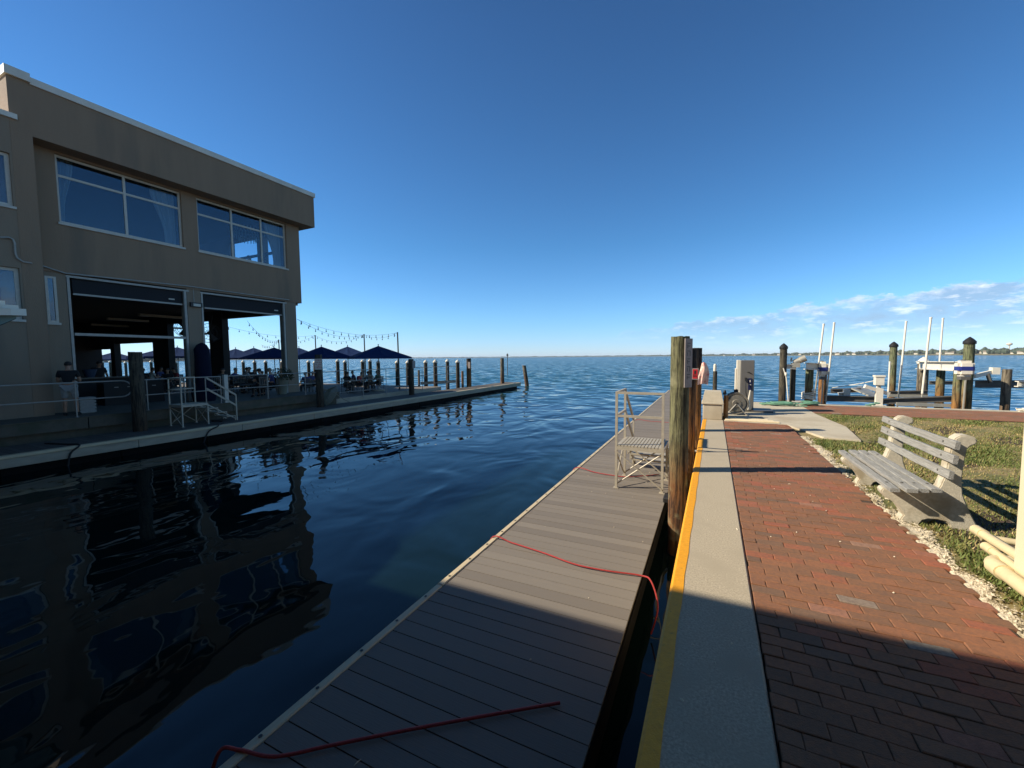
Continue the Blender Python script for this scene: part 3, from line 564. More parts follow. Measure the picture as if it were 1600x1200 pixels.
part('north_wall', [((-42, 14.75, 4.42), (UX, 15.05, 6.35)), ((-42, 14.75, 8.25), (UX, 15.05, 8.5)), ((-42, 14.75, 6.35), (-24.9, 15.05, 8.25)), ((-22.45, 14.75, 6.35), (-21.95, 15.05, 8.25)), ((-20.6, 14.75, 6.35), (UX, 15.05, 8.25))], 'stucco_pale')
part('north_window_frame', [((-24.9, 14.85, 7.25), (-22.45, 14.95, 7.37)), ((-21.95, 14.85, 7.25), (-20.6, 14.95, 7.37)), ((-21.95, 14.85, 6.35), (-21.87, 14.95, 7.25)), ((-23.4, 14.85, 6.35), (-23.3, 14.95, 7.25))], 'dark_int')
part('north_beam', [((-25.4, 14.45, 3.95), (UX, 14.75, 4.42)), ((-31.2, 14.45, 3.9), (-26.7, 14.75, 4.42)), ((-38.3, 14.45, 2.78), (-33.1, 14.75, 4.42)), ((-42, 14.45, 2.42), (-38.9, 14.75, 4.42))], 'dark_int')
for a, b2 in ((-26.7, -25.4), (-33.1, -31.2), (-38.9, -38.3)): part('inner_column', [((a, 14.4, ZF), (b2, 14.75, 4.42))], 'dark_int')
for (u0, v0, u1, v1) in ((168, 499, 219, 501), (217, 493, 268, 496), (143, 508, 175, 511), (222, 511, 260, 514)):
    a, c = at_z(u0, v0, 3.9), at_z(u1, v1, 3.9); part('ceiling_panel', [((a[0]-.12, min(a[1], c[1]), 3.88), (a[0]+.12, max(a[1], c[1])+.6, 4.0))], 'strip')
def window(y0, y1, z0, z1, x, cuts, bar, fr=0.075, sill=True, frame='white_metal', rev=0.10):
    """aluminium window in the plane x: frame with mullions, one pane per light, sill"""
    xx = x - rev; fb = [((xx-.06, y0, z0), (xx, y0+fr, z1)), ((xx-.06, y1-fr, z0), (xx, y1, z1)), ((xx-.06, y0+fr, z0), (xx, y1-fr, z0+fr)), ((xx-.06, y0+fr, z1-fr), (xx, y1-fr, z1))]
    for c in cuts: fb.append(((xx-.055, c-fr/2, z0+fr), (xx+.004, c+fr/2, z1-fr)))
    if bar: 
        ed = [y0+fr] + [q for c in cuts for q in (c-fr/2, c+fr/2)] + [y1-fr]
        for i in range(0, len(ed), 2): fb.append(((xx-.055, ed[i], bar-fr/2), (xx-.002, ed[i+1], bar+fr/2)))
    f = part('window_frame', fb, frame)
    e = [y0+fr] + [q for c in cuts for q in (c-fr/2, c+fr/2)] + [y1-fr]
    for i in range(0, len(e), 2):
        for (za, zb) in (((z0+fr, bar-fr/2), (bar+fr/2, z1-fr)) if bar else ((z0+fr, z1-fr),)):
            g_ = MB(); g_.box((xx-.034, e[i], za), (xx-.026, e[i+1], zb)); g_.build('pane', 'glass', f)
    if sill: sb = MB(); sb.box((x-rev, y0-.04, z0-.07), (x+.05, y1+.04, z0)); sb.build('sill', frame, f)
    return f
window(*W1, FX, [7.95], 7.72); window(*W2, FX, [11.72, 13.08], 7.72)
window(5.70, 5.96, 2.86, 4.36, FX-.03, [], None, 0.065, True, rev=-.02)
window(2.4, 5.0, 6.2, 7.75, FA-.012, [], None, 0.09); window(2.4, 5.0, 2.86, 4.4, FA-.012, [], None, 0.09)
def curtain(ya, yb, yc, z0, z1, x):
    mb = MB(); vs = []; fs = []; nn = 22
    for j in range(9):
        t = j/8; z = z1 + (z0-z1)*t; tie = 1 - 0.55*math.sin(min(1, t/0.75)*math.pi/2)**2
        for i in range(nn):
            y = yc + ((ya if abs(ya-yc) > abs(yb-yc) else yb)-yc)*tie*i/(nn-1); vs.append((x + 0.05*math.sin(i*1.7), y, z))
    for j in range(8):
        for i in range(nn-1): fs.append((j*nn+i, j*nn+i+1, (j+1)*nn+i+1, (j+1)*nn+i))
    mb.add(vs, fs); mb.build('curtain', 'curtain', bl, True)
curtain(6.2, 6.75, 6.2, 6.0, 8.4, FX-.5); curtain(9.7, 8.9, 9.7, 6.0, 8.4, FX-.5); curtain(14.3, 13.5, 14.3, 6.0, 8.4, FX-.5); curtain(10.3, 10.6, 10.3, 6.0, 8.4, FX-.5)
# roller screens in the two ground floor openings, their bars, side tracks and head rail
for y0, y1, zb in ((6.22, 9.73, 3.84), (10.27, 14.1, 3.79)):
    sc_ = part('roller_screen', [((FX-.16, y0+.16, zb+.06), (FX-.14, y1-.12, 4.50))], 'screen')
    q_ = MB(); q_.box((FX-.19, y0+.16, zb), (FX-.11, y1-.12, zb+.06)); q_.build('bottom_bar', 'rail_metal', sc_)
    part('head_rail', [((FX-.10, y0-.02, 4.40), (FX-.025, y1+.1, 4.47))], 'rail_metal')
    part('side_track', [((FX-.13, y0, ZF), (FX-.03, y0+.07, 4.40))], 'rail_metal'); part('side_track', [((FX-.13, y1-.09, ZF), (FX-.03, y1, 4.40))], 'rail_metal')
part('cross_bar', [((FX-.14, 6.32, 2.46), (FX-.04, 9.63, 2.55))], 'rail_metal')
lb = part('maker_plate', [((FX-.138, 9.15, 4.02), (FX-.132, 9.35, 4.07)), ((FX-.138, 13.6, 4.0), (FX-.132, 13.8, 4.05))], 'white_metal')
cn = MB(); pts = [at_x(u, v, FA+.03) for u, v in ((0, 371), (14, 371), (20, 374), (23, 380), (24, 396), (27, 403), (36, 409), (48, 411))]
pts += [(FX+.03, p[1], p[2]) for p in [at_x(u, v, FX+.03) for u, v in ((62, 414), (80, 420), (102, 427))]] + [(FX+.03, 9.7, 4.62), (FX+.03, 14.3, 4.60)]
cn.tube(pts, .028, 6); cn.build('conduit', 'rail_metal', bl, True)
cn = MB(); cn.tube([(FX, 9.98, 4.55), (FX, 9.98, 3.98)], .012, 6); cn.build('conduit', 'rail_metal', bl)
wl_ = part('wall_lamp', [((FX-.03, 9.82, 3.80), (FX+.10, 10.24, 3.98))], 'cap_black'); q_ = MB(); q_.box((FX+.101, 9.90, 3.82), (FX+.115, 10.17, 3.93)); q_.build('lens', 'lamp_glass', wl_)

# ================================================================== LEFT SIDE: dock, walkway, terrace
def dock(name, label, x0, x1, y0, y1, pitch, gap_, edge_in, deckm, fasc):
    t = thing(name, label, 'dock', ((x0+x1)/2, y0, DOCK_Z-.45))
    d = MB(); y = y0
    while y < y1 - .02:
        d.tone = random.random(); dz = random.uniform(-.0015, .001); d.box((x0, y+.004, DOCK_Z-.028), (x1, min(y+pitch-.004, y1), DOCK_Z+dz)); y += pitch
    d.build('decking', deckm, t, tone=True)
    f = MB(); f.box((x0+.02, y0, DOCK_Z-.24), (x1-.02, y1, DOCK_Z-.032)); f.build('frame', 'float', t)
    f = MB(); y = y0+.3
    while y < y1-1: f.bbox((x0+.12, y, WATER_Z-.25), (x1-(.12 if gap_ else .02), min(y+2.3, y1-.1), DOCK_Z-.24), .04); y += 2.3+gap_
    f.build('float', 'float', t)
    return t
# near dock
nd = dock('floating_dock', 'long floating dock of taupe boards running beside the seawall', -2.38, -0.60, -4.0, 29.4, 0.1605, .6, 0, 'deck', None)
tr = MB(); y = -4.0
while y < 29.3:
    y2 = min(y+3.66, 29.4); tr.bbox((-2.452, y+.003, DOCK_Z-.16), (-2.384, y2-.003, DOCK_Z+.012), .008)
    yy_ = y+.2
    while yy_ < y2: tr.cyl((-2.418, yy_, DOCK_Z+.008), (-2.418, yy_, DOCK_Z+.0135), .014, n=8); yy_ += .405
    y = y2
tr.m = 1
y = -3.8
while y < 29.3: tr.cyl((-2.418, y, DOCK_Z+.0136), (-2.418, y, DOCK_Z+.0165), .0125, n=8); y += .405
tr.build('edge_trim', ['trim', 'cap_black'], nd)
part('end_board', [((-2.38, 29.403, DOCK_Z-.2), (-.6, 29.44, DOCK_Z+.005))], 'trim', nd)
part('inner_stringer', [((-.597, -4, DOCK_Z-.22), (-.585, 29.4, DOCK_Z-.032))], 'float', nd)
# far (left) dock
fd = dock('floating_dock', 'long grey floating dock below the restaurant terrace', -17.12, -15.47, -6.0, 34.0, 0.15, 0, 0, 'deck_grey', None)
tr = MB(); y = -6.0; 
while y < 33.9:
    y2 = min(y+3.05, 34.0); tr.bbox((-15.465, y+.006, DOCK_Z-.30), (-15.40, y2-.006, DOCK_Z-.075), .006); y = y2
tr.build('fascia_board', 'fascia', fd)
tr = MB(); tr.bbox((-15.56, -6, DOCK_Z-.072), (-15.37, 34.0, DOCK_Z+.006), .012); tr.build('edge_trim', 'trim', fd)
part('end_board', [((-17.1, 34.005, DOCK_Z-.3), (-15.6, 34.05, DOCK_Z+.0))], 'trim', fd)
wk = thing('terrace_seawall', 'stained concrete walkway beam in front of the restaurant', 'seawall', (-17.4, 4, -.5))
part('beam', [((-17.9, -8, -.46), (-17.2, 5.72, ZF-.01)), ((-17.9, 5.745, -.46), (-17.2, 10.0, ZF-.01)), ((-17.9, 10.02, -.46), (-17.2, 15.3, ZF-.01))], 'concrete_dark', wk)
part('beam_top', [((-17.93, -8, ZF-.01), (-17.16, 15.3, ZF+.015))], 'concrete_dark', wk)
part('lower_wall', [((-17.9, -8, -2.2), (-17.45, 15.3, -.46))], 'concrete_dark', wk)
td = thing('terrace_deck', 'timber dining deck over the water beyond the restaurant', 'deck', (-28, 19, -.9)); td['kind'] = 'structure'
d = MB(); x = -44.0
while x < -17.55: d.tone = random.random(); d.box((x, 15.31, -.53), (x+.134, 24.6, -.49)); x += .14
d.build('decking', 'deck', td, tone=True)
part('rim', [((-17.545, 15.32, -.80), (-17.49, 24.6, -.486))], 'deck_grey' and 'fascia', td); part('rim', [((-44, 24.605, -.8), (-17.5, 24.66, -.486))], 'fascia', td)
d = MB()
for xx in range(-43, -17, 3):
    for y_ in (16, 20, 24): d.cyl((xx, y_, -2), (xx, y_, -.53), .13, n=8)
d.build('post', 'pile_dark', td)
# railings
def railing(name, label, x, y0, y1, zb, ys, mids, rnd=False, z_top=0.95, r=.021, group=None):
    t = thing(name, label, 'railing', (x, (y0+y1)/2, zb), group)
    q_ = MB()
    if rnd:
        zm = mids[0]; rad = (z_top-zm)/2
        pts = [(x, y0, z_top)] + [(x, y1-rad+rad*math.sin(a), (z_top+zm)/2+rad*math.cos(a)) for a in np.linspace(0, math.pi, 11)] + [(x, y0, zm)]
        q_.tube(pts, r, 8)
    else:
        q_.tube([(x, y0, z_top), (x, y1, z_top)], r, 8); q_.tube([(x, y0, mids[0]), (x, y1, mids[0])], r*.8, 8)
    for zz in mids[1:]: q_.tube([(x, y0, zz), (x, y1, zz)], r*.75, 8)
    q_.build('rails', 'rail_metal', t, True)
    for yp in ys:
        p = MB(); p.cyl((x, yp, zb), (x, yp, z_top-.005), r*.9, n=8); p.cyl((x, yp, zb), (x, yp, zb+.012), .05, n=8); p.build('post', 'rail_metal', t, True)
    return t
XR = -17.28
yp = lambda u: float(at_x(u, 600, XR)[1])
railing('railing', 'grey pipe railing with rounded end beside the standing man', XR, -3, yp(205.5), ZF+.01, [-.5, 2.2, yp(116.5), yp(208)], [.42], True, .94)
railing('railing', 'short grey pipe railing behind the left dock steps', XR, yp(226), yp(345.5), ZF+.01, [yp(229), yp(288), yp(321), yp(344.5)], [.42], False, .94)
rl = railing('railing', 'long grey railing from the white post along the dining deck', XR, yp(356), 15.28, ZF+.01, [yp(418), yp(477)], [.42], False, .94)
p = MB(); y_ = yp(352); p.box((XR-.07, y_-.07, ZF+.01), (XR+.07, y_+.07, 1.0)); p.build('end_post', 'white_metal', rl)
railing('railing', 'grey deck railing with three pipes along the timber dining deck', -17.44, 15.29, 26.5, -.60, [float(at_x(u, 600, -17.44)[1]) for u in (526, 567.5, 603.5, 635, 660)] + [25.4], [.40, -.18], False, .96, .019)
# aluminium dock steps: one built, one copied
def dock_steps(label):
    t = thing('dock_steps', label, 'dock steps', (0, 0, 0), 'aluminium dock steps')
    W_, D_ = 0.76, 0.80; ht = 0.74; c = .02
    def leg(x, y, top): 
        p = MB(); p.box((x-c, y-c, 0), (x+c, y+c, top)); p.box((x-.045, y-.045, 0), (x+.045, y+.045, .008)); return p.build('leg', 'alu', t)
    leg(0, 0, 1.69); leg(W_, 0, 1.69); leg(0, D_, 1.69); leg(W_, D_, ht)
    p = MB(); p.box((c, -c, ht-.06), (W_-c, c, ht-.002)); p.box((c, D_-c, ht-.06), (W_-c, D_+c, ht-.002)); p.box((-c, c, ht-.06), (c, D_-c, ht-.002)); p.box((W_-c, c, ht-.06), (W_+c, D_-c, ht-.002)); p.build('frame', 'alu', t)
    p = MB(); x = .025
    while x < W_-.03: p.box((x, -.015, ht), (x+.042, D_+.015, ht+.022)); x += .056
    p.build('platform', 'alu', t)
    p = MB()
    for a, b2 in (((0, 0, .06), (W_, 0, ht-.08)), ((0, 0, ht-.08), (W_, 0, .06)), ((0, D_, .06), (W_, D_, ht-.08)), ((0, D_, ht-.08), (W_, D_, .06)), ((0, 0, .06), (0, D_, ht-.08)), ((0, D_, .06), (0, 0, ht-.08))):
        o_ = .026 if a[1] == b2[1] and a[2] < b2[2] else -.026
        if a[1] == b2[1]: a = (a[0], a[1]+(o_ if a[1] else -abs(o_)*.0+o_), a[2]); b2 = (b2[0], a[1], b2[2])
        else: a = (a[0]+o_*.5, a[1], a[2]); b2 = (a[0], b2[1], b2[2])
        p.cyl(a, b2, .0135, n=6)
    p.build('brace', 'alu', t)
    p = MB()
    for zz in (1.67, 1.27): p.box((c, -c+.002, zz-.02), (W_-c, c-.002, zz+.02)); p.box((-c+.002, c, zz-.02), (c-.002, D_-c, zz+.02))
    p.build('guard_rail', 'alu', t)
    n_ = 3; run = .30
    for xx in (.03, W_-.03): p = MB(); p.cyl((xx, D_+.03, ht-.06), (xx, D_+n_*run+.12, .02), .026, n=4); p.build('stringer', 'alu', t)
    for i in range(n_):
        z_ = ht*(1-(i+1)/(n_+1)); y0_ = D_+.04+i*run
        p = MB(); p.box((.05, y0_, z_-.03), (W_-.05, y0_+.11, z_)); p.box((.05, y0_+.125, z_-.03), (W_-.05, y0_+.25, z_)); p.build('tread', 'alu', t)
        for xx in (.0, W_): p = MB(); p.box((xx-.012, y0_, z_-.02), (xx+.012, y0_+run, z_+.004)); p.box((xx-.012, y0_+run-.02, z_-ht/4), (xx+.012, y0_+run, z_-.02)); p.build('tread_bracket', 'alu', t)
    ye = D_+n_*run+.1
    for xx in (0, ):
        p = MB(); p.box((xx-.02, D_, 1.62), (xx+.02, D_+.03, 1.69)); p.box((xx-.016, ye-.03, 0), (xx+.016, ye+.01, .98))
        for za, zb in ((1.66, .96), (1.27, .56)): p.prism([(D_+.0, za-.04), (D_+.0, za+.03), (ye, zb+.03), (ye, zb-.04)], 0, xx-.016, xx+.016)
        p.build('handrail', 'alu', t)
    return t
st = []; ds = dock_steps('')
place(ds, st, (-1.44, 7.20, DOCK_Z), 0, 'aluminium dock steps on the taupe dock beside the tall green pile')
o = place(ds, st, (-16.95, 7.75, DOCK_Z), 0, 'aluminium dock steps on the far dock below the restaurant')
# handrail on the water side of the far pair stands on the right
for ch in o.children:
    if ch.name.startswith('handrail'): ch.location.x += .76

# ------------------------------------------------------------------ piles
def pile(name, label, x, y, z0, z1, r, material, cap=None, lean=(0, 0), group=None, n=20, seg=14):
    t = thing(name, label, 'pile', (x, y, z0), group); mb = MB(); vs = []; fs = []
    ph = random.uniform(0, 6)
    for i in range(seg+1):
        f = i/seg; z = z0+(z1-z0)*f; rr = r*(1.05-.10*f)
        for k in range(n):
            a = 2*math.pi*k/n; q_ = rr*(1+.022*math.sin(3*a+ph+f*2)+.018*math.sin(5*a-f*4+ph)+random.uniform(-.006, .006)); vs.append((x+lean[0]*f+q_*math.cos(a), y+lean[1]*f+q_*math.sin(a), z+(random.uniform(-.006, .006) if i == seg else 0)))
    for i in range(seg):
        for k in range(n): fs.append((i*n+k, i*n+(k+1) % n, (i+1)*n+(k+1) % n, (i+1)*n+k))
    fs += [tuple(range(n-1, -1, -1)), tuple(range(seg*n, seg*n+n))]
    mb.add(vs, fs); mb.build('shaft', material, t, True)
    if cap:
        c = MB(); xx, yy_ = x+lean[0], y+lean[1]
        c.lathe([(r*1.12, -.03), (r*1.15, -.02), (r*1.15, .05), (r*.62, .05+r*.62), (r*.08, .05+r*1.08), (.004, .05+r*1.1)], (xx, yy_, z1), 20); c.build('cap', cap, t, True)
    return t
B0 = WATER_Z-.7
p1 = pile('mooring_pile', 'tall weathered green pile with grey number plate between dock and seawall', -0.37, 6.15, B0, 1.86, .126, 'pile_green', n=28, seg=40)
pl_ = thing('sign_plate', 'narrow grey metal plate with dark marks nailed to the tall green pile', 'sign', (-.23, 6.1, 1.2))
q_ = MB(); rot = Matrix.Rotation(R(52), 3, 'Z'); pc = (-.262, 6.066, 1.50); q_.box((pc[0]-.07, pc[1]-.006, 1.17), (pc[0]+.07, pc[1]+.006, 1.83), rot, pc); q_.build('plate', 'sign_grey', pl_)
q_ = MB()
for i in range(5):
    z_ = 1.70-i*.105
    for (a, b2, c_, d_) in ((-.03, .03, .06, .05), (-.03, -.018, .0, .05), (.018, .03, .0, .06) if i % 2 else (-.03, .02, .022, .032)): q_.box((pc[0]+a, pc[1]-.0085, z_+c_), (pc[0]+b2, pc[1]-.0065, z_+max(d_, c_+.012)), rot, (pc[0], pc[1], z_))
q_.build('lettering', 'lift_dark', pl_)
pile('mooring_pile', 'dark headed pile with rusty orange foot behind the tall green pile', -0.385, 9.5, B0, 1.74, .135, 'pile_brown', n=24, seg=30)
pile('mooring_pile', 'brown pile with towel hung on it beside the concrete block', -0.33, 12.3, B0, 1.80, .145, 'pile_brown', n=24, seg=30)
for (x, z, lab) in ((-.405, 1.22, 'small red warning sign with white border on the rusty pile'), (-.27, 1.22, 'small red sign with thin border beside the towel')):
    sg = thing('warning_sign', lab, 'sign', (x, 9.34, z-.12)); a = .064
    q_ = MB(); q_.box((x-a, 9.335, z-.115), (x+a, 9.343, z+.115)); q_.build('border', 'cap_white' if x < -.35 else 'sign_grey', sg)
    q_ = MB(); q_.box((x-a+.018, 9.331, z-.097), (x+a-.018, 9.3345, z+.097)); q_.build('panel', 'red_sign', sg)
    q_ = MB(); q_.box((x-.018, 9.328, z-.0), (x+.018, 9.3305, z+.07)); q_.box((x-.04, 9.328, z-.03), (x+.02, 9.3305, z-.015)); q_.box((x-.04, 9.328, z-.06), (x+.03, 9.3305, z-.047)); q_.build('lettering', 'cap_black', sg)
tw_ = MB(); vs = []; fs = []
for j in range(15):
    t = j/14; z_ = 1.42 - .58*t; wv = .055 + .075*math.sin(min(1, t*1.5)*1.57) 
    for i in range(13):
        s_ = i/12*2-1; vs.append((-.14+s_*wv + .015*math.sin(t*5), 12.13 - .05*math.cos(s_*2.4+t*2) - .03*math.sin(s_*7+t*3)*t, z_ - .03*s_*s_))
for j in range(14):
    for i in range(12): fs.append((j*13+i, j*13+i+1, j*13+14+i, j*13+13+i))
nv = len(vs); vs += [(a, b2+.03, c_) for a, b2, c_ in vs]; fs += [tuple(nv+i for i in reversed(f)) for f in fs]
tw_.add(vs, fs); tag(tw_.build('towel', 'towel', smooth=True), 'pink and white towel hanging on the brown pile', 'towel')
# left piles standing at the back of the far dock
for (u, vt, lab, m_) in ((211, 550, 'thick dark green pile in front of the restaurant bar opening', 'pile_dark'), (497.5, 554, 'dark pile carrying a red and white notice near the restaurant corner', 'pile_dark'), (642, 561, 'dark pile with pale plate at the far end of the dining deck', 'pile_dark')):
    q = at_x(u, vt, -16.75); pile('mooring_pile', lab, q[0], q[1], B0, q[2], .185 if u < 300 else .165, m_)
q = at_x(500.5, 569, -16.55)
ns = thing('notice_sign', 'white notice with red lettering fixed to the dark pile', 'sign', (q[0], q[1]-.0, q[2]-.3)); rz = Matrix.Rotation(R(38), 3, 'Z'); rz4 = rz
def nb(name, lo, hi, m_, p_):
    mb = MB()
    for a, b2 in zip(lo, hi): mb.box((q[0]+a[0], q[1]+a[1]-.12, q[2]+a[2]), (q[0]+b2[0], q[1]+b2[1]-.12, q[2]+b2[2]), rz, (q[0], q[1]-.12, q[2]+(a[2]+b2[2])/2))
    return mb.build(name, m_, p_)
nb('plate', [(-.16, -.006, -.25)], [(.16, .006, .25)], 'cap_white', ns)
let = MB(); rowz = [.19, .09, .0, -.09, -.17]
for i, z_ in enumerate(rowz):
    for j in range(5):
        w_ = .018+.008*((i+j) % 3); xx = -.115+j*.056
        let.box((q[0]+xx, q[1]-.1295, q[2]+z_-.026), (q[0]+xx+w_, q[1]-.1265, q[2]+z_+.026), rz, (q[0], q[1]-.12, q[2]+z_))
let.build('lettering', 'red_sign', ns)
q = at_x(646.5, 570, -16.6); pp = MB(); pp.box((q[0]-.02, q[1]-.13, q[2]-.22), (q[0]-.005+.02, q[1]+.13, q[2]+.25)); tag(pp.build('sign_plate', 'sign_grey'), 'pale grey plate on the pile at the end of the dining deck', 'sign')
# white capped piles on the bay side and odd piles at the dock end
CAPS = [(482, 566, 26.5), (492, 567, 25.5), (527.5, 565, 25.5), (539, 566, 26.5), (566.5, 565.5, 25.5), (578, 564.5, 26.5), (591, 567, 25.2), (620.5, 567, 25.2), (637, 567, 26.5), (665, 566.5, 26.2), (680, 566, 24.9), (699, 565, 28.5), (715, 566, 27.5), (128, 566, 25.5), (160, 566, 26), (172, 566, 26.5), (196, 567, 26.5), (236, 566, 25.5), (246, 566, 26), (275, 567, 26.3), (352, 566, 26), (380, 566, 26.5), (398, 566, 25.5), (415, 566, 26), (441, 566, 26.5)]
proto = pile('capped_pile', 'dark pile with white conical cap on the bay side of the terrace', 0, 0, 0, 3.0, .15, 'pile_dark', 'cap_white', group='white capped piles beyond the terrace', n=14, seg=6)
stp = []
def nearest_word(u):
    return {680: 'white capped pile standing on the dock edge, nearest the kayak beam', 699: 'white capped pile behind the low timber beam', 715: 'white capped pile at the outer end of the low timber beam', 620.5: 'white capped pile beside the thin lamp pole at the deck end', 665: 'white capped pile at the inner end of the low timber beam', 637: 'white capped pile half hidden behind the dark pile with pale plate'}.get(u, 'dark pile with white conical cap in the row along the terrace edge')
for (u, v, y_) in CAPS:
    q = at_y(u, v, y_); place(proto, stp, (q[0], q[1], q[2]-3.0), random.uniform(0, 6), nearest_word(u))
q = at_z(733, 604, DOCK_Z); pile('mooring_pile', 'brown pile with pale plate on the outer dock', q[0], q[1], B0, float(at_y(733, 560, q[1])[2]), .19, 'pile_brown')
s2 = MB(); s2.box((q[0]+.06, q[1]-.235, .75), (q[0]+.26, q[1]-.205, 1.25)); tag(s2.build('sign_plate', 'sign_grey'), 'pale plate on the brown pile of the outer dock', 'sign')
q = at_z(785, 599, DOCK_Z); pile('mooring_pile', 'grey pile near the outer tip of the far dock', q[0], q[1], B0, float(at_y(785, 559.5, q[1])[2]), .17, 'pile_grey')
q = at_z(825, 603, WATER_Z); pile('mooring_pile', 'leaning weathered pile off the tip of the far dock', q[0], q[1], B0, float(at_y(820, 571, q[1])[2]), .19, 'pile_grey', lean=(-.35, -.1))
q = at_z(723, 605, DOCK_Z); pile('short_post', 'short thin brown post beside the plated pile on the outer dock', q[0], q[1], B0, .55, .09, 'pile_brown')
q = at_z(655, 608, DOCK_Z); pile('short_post', 'thin pale post behind the deck end railing', q[0], q[1], B0, .70, .08, 'pile_grey')
a, c_ = at_y(662, 597.5, 25.8), at_y(716, 594.5, 27.2)
kb = thing('kayak_beam', 'low timber beam between white capped piles behind the far dock', 'beam', (a[0], a[1], a[2]-.2)); mb = MB(); mb.cyl((a[0], a[1]-.35, a[2]-.05), (c_[0], c_[1]-.35, c_[2]-.05), .15, n=4); mb.build('timber', 'fascia', kb)

# ------------------------------------------------------------------ umbrellas and festoon lights
def umbrella():
    t = thing('parasol', '', 'parasol', (0, 0, 0), 'navy parasols over the dining terrace')
    hs_, za, ze = 1.72, 2.94, 2.20
    mb = MB(); n_ = 8; vs = [(0, 0, za)]; fs = []
    for j in (1, 2, 3, 4):
        f = j/4
        for k in range(32):
            a = 2*math.pi*k/32 + math.pi/4; c = max(abs(math.cos(a)), abs(math.sin(a))); r = hs_*f/c
            sag = -.05*math.sin(math.pi*f)*(1 if k % 4 else .4); vs.append((r*math.cos(a), r*math.sin(a), za+(ze-za)*f*(0.9+.1*f)+sag))
    for k in range(32): fs.append((0, 1+k, 1+(k+1) % 32))
    for j in range(3):
        for k in range(32): fs.append((1+j*32+k, 1+(j+1)*32+k, 1+(j+1)*32+(k+1) % 32, 1+j*32+(k+1) % 32))
    b0 = len(vs)
    for k in range(32): v_ = vs[1+96+k]; vs.append((v_[0]*1.003, v_[1]*1.003, v_[2]-.10))
    for k in range(32): fs.append((97+k, b0+k, b0+(k+1) % 32, 97+(k+1) % 32))
    mb.add(vs, fs); mb.build('canopy', 'navy', t)
    mb = MB(); mb.cyl((0, 0, .05), (0, 0, 3.0), .026, n=10); mb.ball((0, 0, 3.03), .035); mb.build('pole', 'pole', t, True)
    mb = MB()
    for k in range(8):
        a = math.pi/4*k; c = max(abs(math.cos(a)), abs(math.sin(a))); r = hs_/c*.97; mb.cyl((0, 0, za-.06), (r*math.cos(a), r*math.sin(a), ze-.01), .011, n=5)
        mb.cyl((0, 0, 2.25), (r*.5*math.cos(a), r*.5*math.sin(a), (za+ze)/2-.06), .009, n=5)
    mb.build('ribs', 'pole', t)
    mb = MB(); mb.lathe([(.36, 0), (.36, .05), (.30, .08), (.05, .10), (.045, .28)], n=18); mb.build('base', 'concrete_slab', t, True)
    return t
ub = umbrella(); stu = []; ZT = -.488
UMB = [(591, 539.5, 20.2, .25, 'navy parasol at the bay end of the terrace beside the lamp pole'), (543, 540.5, 22.6, .1, 'navy parasol second from the bay end of the terrace'), (502, 540.5, 19.2, .3, 'navy parasol right beside the restaurant corner, over the notice pile'), (467, 542.5, 22.2, .15, 'navy parasol half hidden by the restaurant corner pillar'), (428, 542, 19.4, .05, 'navy parasol seen in the corner opening, nearest the pillar'), (396.5, 542.5, 22.0, .3, 'navy parasol in the middle of the corner opening'), (368, 544, 20.5, .2, 'navy parasol at the inner edge of the corner opening'), (333, 543, 22.4, .1, 'navy parasol behind the wall fan'), (277, 541.5, 20.2, .25, 'navy parasol between the two inner columns'), (247, 545.5, 22.5, .1, 'navy parasol right of the dark pile seen through the bar'), (178, 549.5, 20.5, .3, 'navy parasol behind the man at the bar counter')]
for (u, v, y_, rz_, lab) in UMB:
    q = at_y(u, v, y_); place(ub, stu, (q[0], q[1], ZT), R(40)+rz_, lab, (q[2]-ZT)/2.98)
def lamp_pole(q, ztop, lab):
    t = thing('lamp_pole', lab, 'pole', (q[0], q[1], ZT), 'thin poles carrying the festoon lights'); mb = MB(); mb.cyl((q[0], q[1], ZT), (q[0]-.05, q[1], ztop), .045, n=8); mb.build('shaft', 'pole', t)
    mb = MB(); mb.cyl((q[0], q[1], ZT), (q[0], q[1], ZT+.03), .12, n=10); mb.build('foot', 'pole', t); return Vector((q[0]-.05, q[1], ztop-.03))
LP = {}
for nme, u, v, y_, lab in (('a', 622, 519, 21.3, 'tallest thin lamp pole at the bay end of the dining deck'), ('b', 569.5, 522, 24.0, 'thin lamp pole behind the second parasol'), ('c', 493, 523.5, 24.2, 'thin lamp pole behind the parasol at the restaurant corner'), ('d', 436, 530.5, 24.3, 'thin lamp pole seen in the corner opening')):
    q = at_y(u, v, y_); LP[nme] = lamp_pole(q, float(q[2]), lab)
bulb_me = None
def festoon(a, b2, sag, nb_, lab):
    global bulb_me
    a, b2 = Vector(a), Vector(b2); P_ = lambda t: a.lerp(b2, t) - Vector((0, 0, sag*4*t*(1-t)))
    t = thing('festoon', lab, 'string lights', a.lerp(b2, .5) - Vector((0, 0, sag)), 'festoon lights strung over the terrace')
    mb = MB(); mb.tube([P_(i/24) for i in range(25)], .007, 4); mb.build('wire', 'black', t)
    for i in range(nb_):
        p = P_((i+.5)/nb_)
        if bulb_me is None:
            mb = MB(); mb.cyl((0, 0, -.10), (0, 0, 0), .014, n=6); mb.ball((0, 0, -.135), (.032, .032, .045), 8, 6); o = mb.build('bulb', 'bulb', None, True, origin=(0, 0, 0)); bulb_me = o.data
        else: o = bpy.data.objects.new('bulb', bulb_me); COL.objects.link(o)
        o.parent = t; o.location = p - t.location
e1, e2 = Vector((-20.2, 15.3, 3.75)), Vector((-24.5, 15.3, 3.85))
e3 = Vector((-27.5, 15.0, 3.9))
festoon(LP['a'], e1, .45, 14, 'festoon from the tallest lamp pole to the restaurant corner')
